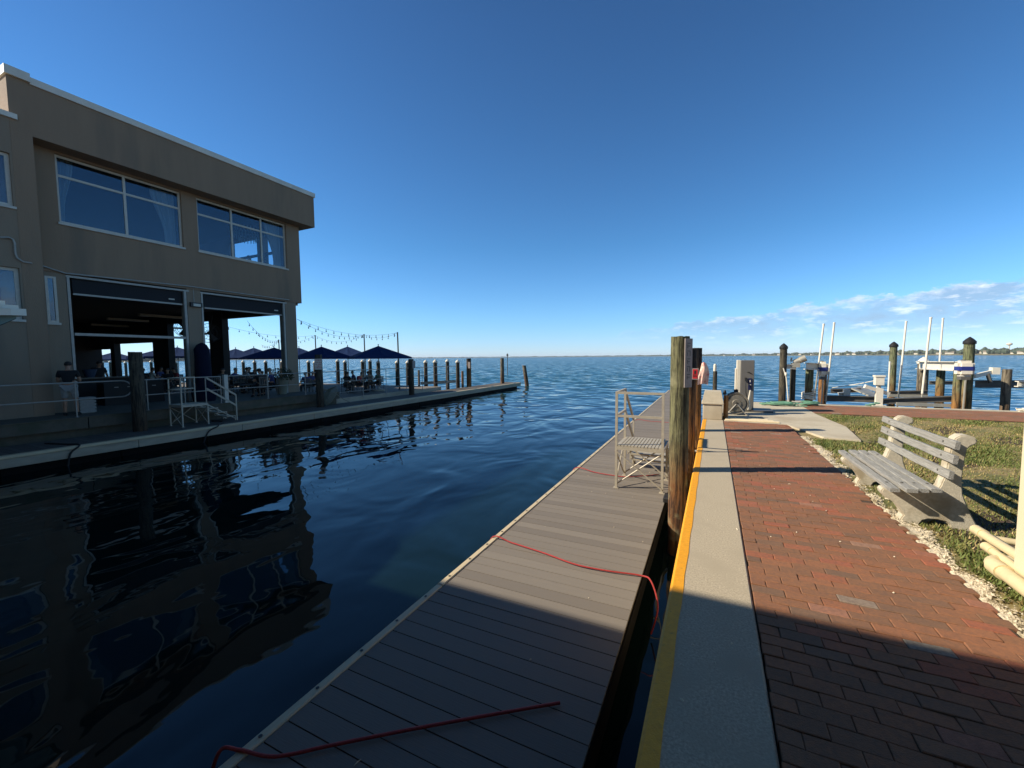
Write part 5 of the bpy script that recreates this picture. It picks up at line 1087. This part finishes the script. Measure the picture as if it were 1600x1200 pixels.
# fuel pump
fp = thing('fuel_pump', 'tall grey fuel dispenser with hose and nozzle on the quay', 'fuel pump', (.95, 13.55, 0)); rp = Matrix.Rotation(R(0), 3, 'Z')
mb = MB(); mb.bbox((.80, 13.32, .05), (1.13, 13.72, 1.455), .012); mb.build('cabinet', 'pump_grey', fp)
mb = MB(); mb.bbox((.70, 13.325, .05), (.797, 13.715, 1.46), .008); mb.bbox((.665, 13.34, .05), (.697, 13.70, 1.22), .008); mb.build('side_panel', 'pump_pale', fp)
mb = MB(); mb.box((.60, 13.22, 0.007), (1.60, 13.90, .055)); mb.build('plinth', 'lift_dark', fp)
mb = MB(); mb.bbox((.985, 13.30, .62), (1.075, 13.318, .95), .006); mb.build('display', 'screen_blue', fp)
mb = MB(); mb.box((1.02, 13.2975, .84), (1.04, 13.2985, .90)); mb.box((1.005, 13.2975, .76), (1.055, 13.2985, .78)); mb.build('marking', 'cap_white', fp)
mb = MB(); mb.add([(.94, 13.316, 1.12), (.99, 13.31, 1.10), (1.09, 13.316, 1.04), (1.06, 13.31, 1.09), (1.0, 13.305, 1.13)], [(0, 1, 2, 3, 4)]); mb.build('emblem', 'cap_black', fp)
mb = MB(); mb.bbox((.895, 13.27, .86), (.945, 13.318, .97), .008); mb.tube([(.92, 13.27, .87), (.92, 13.22, .75), (.93, 13.21, .55), (.97, 13.22, .36), (1.0, 13.23, .30)], .014, 6); mb.build('hose', 'cap_black', fp, True)
mb = MB(); mb.tube([(1.0, 13.24, .08), (1.0, 13.22, .35), (1.04, 13.25, .62)], [.05, .035, .02], 8); mb.build('nozzle', 'pump_pale', fp, True)
# timber planks lying at the end of the bricks
for i, lab in enumerate(('pale plank nearest the bricks at the end of the walk', 'pale plank in the middle at the end of the brick walk', 'pale plank farthest from the bricks before the slab')):
    y_ = 11.30 + i*.155; mb = MB(); mb.bbox((.37, y_, .008), (1.50-.10*i, y_+.115, .034), .005); o = mb.build('plank', 'plank'); o.rotation_euler = (0, 0, R(-2.0+.6*i)); tag(o, lab, 'plank', 'pale planks at the end of the walk')
# green hoses
def coil(label, c_, r, nloop, wob, tail=None):
    P_ = []
    for i in range(nloop*14): t = i/14; a = t*6.2832; rr = r*(.62+.38*math.sin(t*2.7+1)**2+.12*math.sin(t*9.1)); P_.append((c_[0]+rr*math.cos(a)*1.45+wob*math.sin(t*3.1), c_[1]+rr*math.sin(a)*.85, .03+.012*t+.008*math.sin(i*1.9)))
    if tail: P_ += tail
    mb = MB(); mb.tube(P_, .017, 6); tag(mb.build('hose_coil', 'hose_green', smooth=True), label, 'hose', 'green hoses on the quay')
coil('wide loose coil of green hose on the quay slab', (2.02, 15.3), .30, 7, .09, [(2.4, 15.2, .03), (2.7, 15.1, .03)])
coil('small heaped coil of green hose at the foot of the lift pile', (2.85, 15.6), .16, 9, .02)
# cleats
def cleat(label, x, y, z, rz_):
    t = thing('cleat', label, 'cleat', (0, 0, 0), 'white dock cleats'); mb = MB(); mb.tube([(-.13, 0, .085), (-.07, 0, .07), (0, 0, .068), (.07, 0, .07), (.13, 0, .085)], [.012, .018, .022, .018, .012], 8); mb.build('horn', 'cap_white', t, True)
    mb = MB(); mb.cyl((-.035, 0, 0), (-.035, 0, .07), .018, n=8); mb.cyl((.035, 0, 0), (.035, 0, .07), .018, n=8); mb.box((-.06, -.03, 0), (.06, .03, .012)); mb.build('base', 'cap_white', t); t.location = (x, y, z); t.rotation_euler = (0, 0, rz_)
q = at_z(1566, 638, .012); cleat('white cleat on the quay edge before the short brown pile', 7.65, 15.98, .012, .2)
cleat('white cleat on the quay edge beside the green hose', 2.55, 15.95, .012, .3)
def coil2(lab, x, y, z, m_):
    mb = MB(); mb.tube([(x+.09*math.cos(i*.6)+.01*i, y+.06*math.sin(i*.6), z+.012+.004*i) for i in range(26)], .016, 6); tag(mb.build('rope', m_, smooth=True), lab, 'rope')
coil2('dark teal rope bundle on the quay edge beside the white bracket', 4.35, 15.95, .02, 'hose_green'); coil2('pale rope coiled round the cleat by the brown pile', 7.6, 15.98, .02, 'cap_white')
# finger pier
pr = thing('finger_pier', 'grey boarded finger pier beyond the green hose', 'pier', (4, 17.5, -.9)); d = MB(); y = 16.15
while y < 19.9: d.tone = random.random(); d.box((2.75, y, -.28), (3.65, y+.135, -.24)); y += .14
d.build('decking', 'deck', pr, tone=True); part('stringer', [((2.78, 16.15, -.42), (2.84, 19.9, -.285))], 'fascia', pr); part('stringer', [((3.56, 16.15, -.42), (3.62, 19.9, -.285))], 'fascia', pr)
# lift piles: (pixel u of axis, pixel v of top, distance y, radius, material, cap, label)
LIFT = [(1224.5, 544, 17.0, .112, 'pile_dark', 'cap_black', 'dark green pile with pointed black cap beside the first lift motor'),
        (1239.5, 572, 17.3, .088, 'pile_dark', None, 'shorter dark pile carrying the first lift motor'),
        (1265, 576, 17.6, .125, 'pile_lift', None, 'green pile at the inner end of the white lift beam'),
        (1286, 580, 18.2, .125, 'pile_orange', None, 'orange pile under the left white motor cover'),
        (1396.5, 541, 20.6, .118, 'pile_lift', 'cap_black', 'green pile with black cap between the two lifts'),
        (1443, 567, 21.5, .17, 'pile_grey', 'cap_white', 'grey pile with white top at the left end of the long lift beam'),
        (1470.5, 574, 20.4, .125, 'pile_lift', None, 'green pile in shadow under the long lift beam'),
        (1497, 578, 17.0, .10, 'pile_lift', None, 'green pile with rusty foot under the right white motor cover'),
        (1515, 536, 17.35, .128, 'pile_lift', 'cap_black', 'tall green pile with black cap right of the right motor cover'),
        (1574, 577, 17.2, .105, 'pile_grey', None, 'short barnacled brown pile alone in the water at the right')]
LQ = {}
q = at_y(1117.5, 580, 17.0); sp_ = pile('lift_pile', 'slim dark pile with white top seen between the towel and the fuel pump', q[0], q[1], B0, q[2], .075, 'pile_dark', n=12, seg=8)
mb = MB(); mb.lathe([(.05, 0), (.055, .02), (.05, .24), (.02, .27)], (q[0]-.01, q[1], q[2]), 12); mb.build('cap', 'cap_white', sp_, True)
for (u, v, y_, r_, m_, cp, lab) in LIFT:
    q = at_y(u, v, y_); LQ[u] = q; pile('lift_pile', lab, q[0], q[1], B0, q[2], r_, m_, cp)
# boat lifts
def lift_motor(label, u, v0, v1, y_, w_):
    a, c_ = at_y(u, v0, y_), at_y(u, v1, y_); t = thing('motor_cover', label, 'motor cover', (a[0], a[1], c_[2]), 'white lift motor covers with blue band'); h = a[2]-c_[2]
    mb = MB(); x0, x1, y0, y1 = a[0]-w_/2, a[0]+w_/2, a[1]-.16, a[1]+.16
    mb.rbox((x0, y0, c_[2]), (x1, y1, a[2]), .07, 4); mb.build('housing', 'cap_white', t, True)
    mb = MB(); zc = (a[2]+c_[2])/2; mb.prism([(x0-.004+.07, y0-.004), (x1+.004-.07, y0-.004), (x1-.016, y0+.016), (x1+.004, y0+.066), (x1+.004, y1-.066), (x1-.016, y1-.016), (x1-.066, y1+.004), (x0+.066, y1+.004), (x0+.016, y1-.016), (x0-.004, y1-.066), (x0-.004, y0+.066), (x0+.016, y0+.016)], 2, zc-h*.13, zc+h*.13); mb.build('band', 'blue_mark', t)
    mb = MB(); mb.cyl((a[0]-.03, a[1], a[2]), (a[0]-.03, a[1], a[2]+.03), .05, n=10); mb.box((a[0]-w_*.28, a[1]-.12, c_[2]-.10), (a[0]+w_*.28, a[1]+.12, c_[2])); mb.build('gearbox', 'lift_dark', t)
    mb = MB(); mb.cyl((a[0]+.0, a[1]-.1, c_[2]-.1), (a[0]-.02, a[1]-.1, -.4), .022, n=6); mb.build('conduit', 'lift_alu', t)
lift_motor('left white motor cover with blue band on the orange pile', 1286, 565, 588.5, 17.75, .27)
lift_motor('right white motor cover with blue band beside the tall green pile', 1507.5, 563.5, 588, 16.75, .37)
def ibeam(mb, a, b2, w_, h_):
    a, b2 = Vector(a), Vector(b2); d = (b2-a).normalized(); s_ = d.cross(Vector((0, 0, 1))).normalized(); u_ = s_.cross(d)
    for (so, w2, uo, h2) in ((0, w_, h_/2-.012, .024), (0, w_, -h_/2+.012, .024), (0, .03, 0, h_-.05)):
        vs = []
        for p_ in (a, b2):
            for i, j in ((-1, -1), (1, -1), (1, 1), (-1, 1)): vs.append(p_ + s_*(so+i*w2/2) + u_*(uo+j*h2/2))
        mb.add(vs, [(0, 1, 5, 4), (1, 2, 6, 5), (2, 3, 7, 6), (3, 0, 4, 7), (0, 3, 2, 1), (4, 5, 6, 7)])
def P3(u, v, y_): return Vector(at_y(u, v, y_))
L1 = thing('boat_lift', 'left boat lift with silver drive unit and white top beams', 'boat lift', (3.0, 17.6, .8), 'boat lifts along the quay')
mb = MB(); ibeam(mb, P3(1222, 572, 17.0), P3(1243, 573.5, 17.1), .16, .16); mb.build('top_beam', 'lift_white', L1)
mb = MB(); ibeam(mb, P3(1260, 572, 17.4), P3(1279, 573, 17.75), .2, .24); mb.build('top_beam', 'lift_white', L1)
mb = MB(); c_ = P3(1247, 564, 17.1); mb.cyl(c_+Vector((-.12, 0, -.06)), c_+Vector((.14, 0, .06)), .10, n=14); mb.cyl(c_+Vector((.05, -.05, .03)), c_+Vector((.2, -.05, .10)), .11, n=14); mb.cyl(c_+Vector((-.2, 0, -.02)), c_+Vector((-.19, 0, .12)), .03, n=8); mb.box(tuple(c_+Vector((-.2, -.1, -.22))), tuple(c_+Vector((.05, .1, -.06)))); mb.build('drive_unit', 'lift_alu', L1, True)
mb = MB(); mb.tube([P3(1224, 575, 16.75), P3(1228.5, 590, 16.75), P3(1232, 630, 16.75)], .018, 6); mb.ball(P3(1228, 585, 16.72), (.04, .04, .07)); mb.build('cable', 'cap_white', L1, True)
L2 = thing('boat_lift', 'middle low boat lift with dark cradle and white bunk post', 'boat lift', (5.0, 18, -.6), 'boat lifts along the quay')
mb = MB(); ibeam(mb, P3(1298, 611, 19.5), P3(1345, 609.5, 19.5), .16, .16); mb.build('cradle_beam', 'lift_dark', L2); mb = MB(); ibeam(mb, P3(1288, 622, 17.9), P3(1372, 624, 17.7), .2, .2); mb.build('cradle_beam', 'lift_dark', L2)
mb = MB(); ibeam(mb, P3(1310, 617, 18.6), P3(1326, 616, 18.6), .2, .16); mb.box(tuple(P3(1322, 619, 18.6)-Vector((.08, .08, 0))), tuple(P3(1322, 619, 18.6)+Vector((.1, .08, .24)))); mb.build('bunk_bracket', 'lift_white', L2)
mb = MB(); mb.add([P3(1330, 606, 19.2), P3(1345, 603, 20.6), P3(1374, 617, 19.4), P3(1368, 622, 18.4)] + [q_-Vector((0, 0, .05)) for q_ in (P3(1330, 606, 19.2), P3(1345, 603, 20.6), P3(1374, 617, 19.4), P3(1368, 622, 18.4))], [(0, 1, 2, 3), (7, 6, 5, 4), (0, 1, 5, 4), (1, 2, 6, 5), (2, 3, 7, 6), (3, 0, 4, 7)]); mb.build('ramp_board', 'lift_alu', L2)
mb = MB(); a = P3(1372.5, 635, 16.4); c_ = P3(1372.5, 607, 16.4); mb.box((a.x-.085, a.y-.06, -.35), (a.x+.085, a.y+.06, c_.z)); mb.box((a.x-.16, a.y-.1, -.05), (a.x+.16, a.y+.1, .02)); mb.build('bunk_post', 'cap_white', L2)
mb = MB(); mb.cyl(P3(1351, 603.5, 16.35), P3(1389, 615.5, 16.45), .075, n=4); mb.build('bunk', 'cap_white', L2)
mb = MB(); a = P3(1373, 601.5, 17.4); mb.box((a.x-.11, a.y-.11, a.z), (a.x+.11, a.y+.11, a.z+.26)); mb.box((a.x-.13, a.y-.13, a.z+.265), (a.x+.13, a.y+.13, a.z+.32)); mb.box((a.x-.05, a.y-.05, -1.4), (a.x+.05, a.y+.05, a.z)); mb.build('control_box', 'cap_white', L2)
L3 = thing('boat_lift', 'right boat lift with long white top beam over dark I-beams', 'boat lift', (7.0, 18.5, -.6), 'boat lifts along the quay')
mb = MB(); a, c_ = P3(1437, 570.5, 21.3), P3(1509, 572.5, 17.3); ibeam(mb, a, c_, .24, .30); mb.build('top_beam', 'lift_white', L3)
mb = MB(); ibeam(mb, P3(1388, 614, 20.2), P3(1449, 613, 20.2), .16, .15); mb.build('cradle_beam', 'lift_dark', L3); mb = MB(); ibeam(mb, P3(1378, 627, 17.5), P3(1488, 623, 17.3), .2, .18); mb.build('cradle_beam', 'lift_dark', L3); mb = MB(); ibeam(mb, P3(1452, 598, 23.0), P3(1492, 598, 23.0), .16, .14); mb.build('cradle_beam', 'lift_dark', L3)
mb = MB()
for (u0, v0, u1, v1, y_) in ((1388, 618, 1449, 617, 20.1), (1400, 631, 1488, 630, 17.1)): a, c_ = P3(u0, v0, y_), P3(u1, v1, y_); mb.box((a.x, a.y-.06, a.z-.05), (c_.x, a.y+.02, a.z+.05))
mb.build('lower_flange', 'lift_alu', L3)
L4 = thing('boat_lift', 'outer right boat lift with dark cradle and tilted white bunk', 'boat lift', (9, 17.8, -.2), 'boat lifts along the quay')
mb = MB(); ibeam(mb, P3(1524, 600, 18.6), P3(1690, 600, 19.6), .2, .24); mb.build('cradle_beam', 'lift_dark', L4)
mb = MB(); mb.cyl(P3(1521, 588, 18.4), P3(1553, 580.5, 18.8), .085, n=4); c_ = P3(1554, 580, 18.75); mb.box(tuple(c_-Vector((.09, .1, .10))), tuple(c_+Vector((.09, .1, .12)))); mb.build('bunk', 'cap_white', L4)
mb = MB(); mb.cyl(P3(1543, 584, 18.6), P3(1548, 598, 18.6), .055, n=6); mb.build('bunk_arm', 'lift_dark', L4)
mb = MB(); ibeam(mb, P3(1590, 600, 18.2), P3(1640, 603, 18.2), .3, .18); mb.build('bunk_end', 'cap_white', L4)
for (u0, v0, u1, v1, y_, lab) in ((1287, 507, 1279.5, 566, 18.2, 'left one of the two white guide poles over the orange pile'), (1303.5, 505, 1296, 575, 17.6, 'right one of the two white guide poles over the orange pile'), (1416, 503, 1404.5, 612, 18.6, 'white guide pole right of the green pile with black cap'), (1454.5, 497, 1441, 615, 17.4, 'tallest white guide pole crossing the long lift beam'), (1473.5, 498, 1468, 567, 21.0, 'white guide pole rising behind the long lift beam'), (1390.5, 566, 1388, 612, 20.2, 'short white pipe standing beside the green pile with black cap')):
    a, c_ = P3(u0, v0, y_), P3(u1, v1, y_); t = thing('guide_pole', lab, 'pole', (c_.x, c_.y, c_.z), 'white guide poles of the boat lifts'); mb = MB(); mb.cyl(c_, a, .029, n=12); mb.build('pipe', 'pvc_white', t, True)
    e = a - (a-c_).normalized()*.02; mb = MB(); mb.cyl(e, a+(a-c_).normalized()*.03, .034, n=12); mb.build('end_cap', 'pvc_white', t, True)
    b0 = c_ - (a-c_).normalized()*1.2; mb = MB(); mb.cyl(b0, c_, .022, n=8); mb.build('sleeve', 'lift_alu', t, True)
cord('mooring_line', 'slack pale line from the middle lift to the water', [P3(1300, 606, 18.6), P3(1340, 600, 18.4), P3(1366, 595, 17.5)], .014, 'cap_white', 'rope')
mb = MB()
for i in range(5): c_ = LQ[1265]; mb.tube([(c_[0]+.2*math.cos(k_*.5236), c_[1]+.2*math.sin(k_*.5236), .05+.05*i+.02*math.sin(k_+i)) for k_ in range(12)], .02, 6, True)
mb.ball((c_[0]+.1, c_[1]-.22, .36), .06); tag(mb.build('rope', 'cap_white', smooth=True), 'pale rope wound round the green pile of the left lift', 'rope')

# ------------------------------------------------------------------ bench
bn = thing('bench', 'park bench with weathered grey slats on scrolled concrete legs', 'bench', (1.9, 5.9, 0))
LEG = [(1.55, .235), (1.545, .262), (1.56, .285), (1.60, .292), (1.95, .315), (1.972, .36), (2.0, .46), (2.022, .66), (2.035, .76), (2.055, .82), (2.09, .848), (2.14, .852), (2.185, .838), (2.205, .805), (2.195, .775), (2.16, .755), (2.14, .725), (2.122, .57), (2.118, .42), (2.13, .30), (2.18, .15), (2.25, .0), (2.25, -.05), (2.06, -.05), (2.05, .0), (2.02, .024), (1.96, .034), (1.90, .03), (1.86, .01), (1.83, -.05), (1.69, -.05), (1.70, .0), (1.72, .04), (1.70, .085), (1.67, .13), (1.62, .175), (1.575, .20)]
for y0 in (5.15, 6.45):
    b_ = bmesh.new(); f_ = [b_.verts.new((x, y0, z)) for x, z in LEG]; fc = b_.faces.new(f_); ex = bmesh.ops.extrude_face_region(b_, geom=[fc]); bmesh.ops.translate(b_, verts=[v for v in ex['geom'] if isinstance(v, bmesh.types.BMVert)], vec=(0, .125, 0))
    ed = [e for e in b_.edges if abs(e.verts[0].co.y-e.verts[1].co.y) < 1e-5]; bmesh.ops.bevel(b_, geom=ed, offset=.010, segments=2, affect='EDGES')
    mb = MB(); b_.verts.index_update(); mb.add([v.co[:] for v in b_.verts], [tuple(v.index for v in f.verts) for f in b_.faces]); b_.free(); mb.build('leg', 'concrete_bench', bn, True)
def slat(name, x, z, w_, th, ang, y0=5.0, y1=6.74):
    mb = MB(); n_ = 16; vs = []; fs = []; ca, sa = math.cos(ang), math.sin(ang); ph = random.uniform(0, 6)
    for i in range(n_+1):
        y_ = y0+(y1-y0)*i/n_+ (random.uniform(-.012, .012) if i in (0, n_) else 0); sag = -.006*math.sin(math.pi*i/n_)+.002*math.sin(i*1.3+ph)
        for (p_, q_) in ((-w_/2, -th/2), (w_/2, -th/2), (w_/2, th/2-.004), (w_/2-.006, th/2), (-w_/2+.006, th/2), (-w_/2, th/2-.004)):
            p_ *= 1+.015*math.sin(i*2.1+ph); vs.append((x+p_*ca-q_*sa, y_, z+sag+p_*sa+q_*ca))
    for i in range(n_):
        for j in range(6): fs.append((i*6+j, i*6+(j+1) % 6, i*6+6+(j+1) % 6, i*6+6+j))
    fs += [tuple(range(6)), tuple(range(n_*6+5, n_*6-1, -1))]; mb.add(vs, fs); o = mb.build(name, 'old_wood', bn)
    mb = MB()
    for y_ in (5.21, 6.51): c_ = Vector((x-(th/2)*sa*1.0, y_, z+(th/2)*ca)); nn_ = Vector((-sa, 0, ca)); mb.cyl(c_-nn_*.002, c_+nn_*.004, .011, n=8)
    mb.build('bolt', 'lift_dark', o); return o
slat('seat_slat', 1.60, .318, .075, .034, R(4)); slat('seat_slat', 1.715, .330, .080, .034, R(3), 4.98, 6.76); slat('seat_slat', 1.805, .336, .080, .034, R(3)); slat('seat_slat', 1.90, .342, .075, .034, R(3), 5.01, 6.73)
slat('back_slat', 1.985, .50, .074, .034, R(83)); slat('back_slat', 2.003, .645, .074, .034, R(84)); slat('back_slat', 2.012, .775, .072, .034, R(82))
# ------------------------------------------------------------------ cream post and pipes at the right edge
pt = thing('cream_post', 'cream painted square post at the right edge beside the pipes', 'post', (2.2, 4.0, 0))
mb = MB(); mb.bbox((1.925, 3.72, -.05), (2.2, 4.0, 2.6), .012); mb.build('shaft', 'post_cream', pt)
mb = MB(); mb.bbox((1.89, 3.68, 2.6), (2.24, 4.04, 2.72), .015); mb.build('cap', 'post_cream', pt)
def pipe_run(label, pts, r, hubs, m_='pvc_cream'):
    P_ = [Vector(p) for p in pts]; t = thing('pipe', label, 'pipe', P_[0], 'cream pipes lying beside the post'); out = [P_[0]]
    for i in range(1, len(P_)-1):
        a, b2, c_ = P_[i-1], P_[i], P_[i+1]; e_ = min(r*2.2, (a-b2).length*.45, (c_-b2).length*.45); p0, p2_ = b2+(a-b2).normalized()*e_, b2+(c_-b2).normalized()*e_
        for k_ in range(7): s_ = k_/6; out.append(p0*(1-s_)**2+b2*2*s_*(1-s_)+p2_*s_*s_)
    out.append(P_[-1]); mb = MB(); mb.tube(out, r, 14); mb.build('tube', m_, t, True)
    mb = MB()
    for (i, f0, f1) in hubs: a, b2 = P_[i], P_[i+1]; mb.cyl(a.lerp(b2, f0), a.lerp(b2, f1), r*1.22, n=14)
    mb.build('coupling', m_, t, True)
pipe_run('thick cream pipe with an elbow, lowest beside the shell edging', [(2.10, 4.22, .075), (1.875, 4.17, .075), (1.855, 2.2, .075)], .045, [(1, .045, .10)])
pipe_run('upper cream pipe with a capped end leaning on the post', [(1.99, 4.60, .16), (1.885, 2.2, .28)], .032, [(0, .0, .05)])
pipe_run('second cream pipe with a capped end under the upper one', [(1.965, 4.40, .10), (1.87, 2.2, .17)], .028, [(0, .0, .05)])
pipe_run('thin cream pipe lying across behind the post', [(2.03, 4.62, .10), (2.75, 4.50, .10)], .026, [(0, 0, .06)])
mb = MB(); mb.ball((1.90, 3.62, .02), (.055, .05, .035), 9, 6); mb.v = [(x+random.uniform(-.007, .007), y_+random.uniform(-.007, .007), z_+random.uniform(-.005, .005)) for x, y_, z_ in mb.v]; tag(mb.build('stone', 'shell_edge', smooth=True), 'pale lump of stone beside the pipes', 'stone')
mb = MB(); mb.ball((1.945, 3.55, .018), (.04, .035, .03), 9, 6); mb.v = [(x+random.uniform(-.006, .006), y_+random.uniform(-.006, .006), z_+random.uniform(-.004, .004)) for x, y_, z_ in mb.v]; tag(mb.build('stone', 'lift_dark', smooth=True), 'small dark stone beside the pale lump by the pipes', 'stone')

# ================================================================== BEHIND THE CAMERA: an unseen roof, added and lowered to throw and deepen the near shade
bb = thing('shade_roof', 'unseen flat roof on posts added behind the viewpoint to throw the near shade', 'shelter', (-2, -6, 0))
ze, ye = 3.6, 2.80-0.643*3.6
part('roof', [((-20, -16, ze+.02), (9, ye, ze+.22))], 'stucco', bb); part('bounce_soffit', [((-20, -16, ze), (9, ye-.01, ze+.018))], 'bounce_soffit', bb); part('edge_trim', [((-20.02, ye, ze-.06), (9.02, ye+.02, ze+.20))], 'coping', bb)
part('back_wall', [((-20, -16.3, -2.4), (9, -16, ze))], 'stucco', bb)
for x in (-18, -13.2, -6.5, 3.0, 8): mb = MB(); mb.bbox((x-.15, -5.2, -2.2), (x+.15, -4.9, ze), .01); mb.build('post', 'post_cream', bb)

# ================================================================== THE AIR OVER THE BAY
hz = MB(); hz.box((-4600, -90, -4.2), (4600, 5100, 26)); o = bpy.data.objects.new('haze', bpy.data.meshes.new('haze')); bpy.data.objects.remove(o)
hm = bpy.data.materials.new('haze'); hm.use_nodes = True; hn = hm.node_tree.nodes; hn.clear(); ho = hn.new('ShaderNodeOutputMaterial'); hv = hn.new('ShaderNodeVolumePrincipled')
hv.inputs['Color'].default_value = (0.80, 0.90, 1.0, 1); hv.inputs['Density'].default_value = 0.00011; hm.node_tree.links.new(hv.outputs[0], ho.inputs['Volume'])
struct(hz.build('haze', hm), 'thin pale haze over the bay', 'stuff')
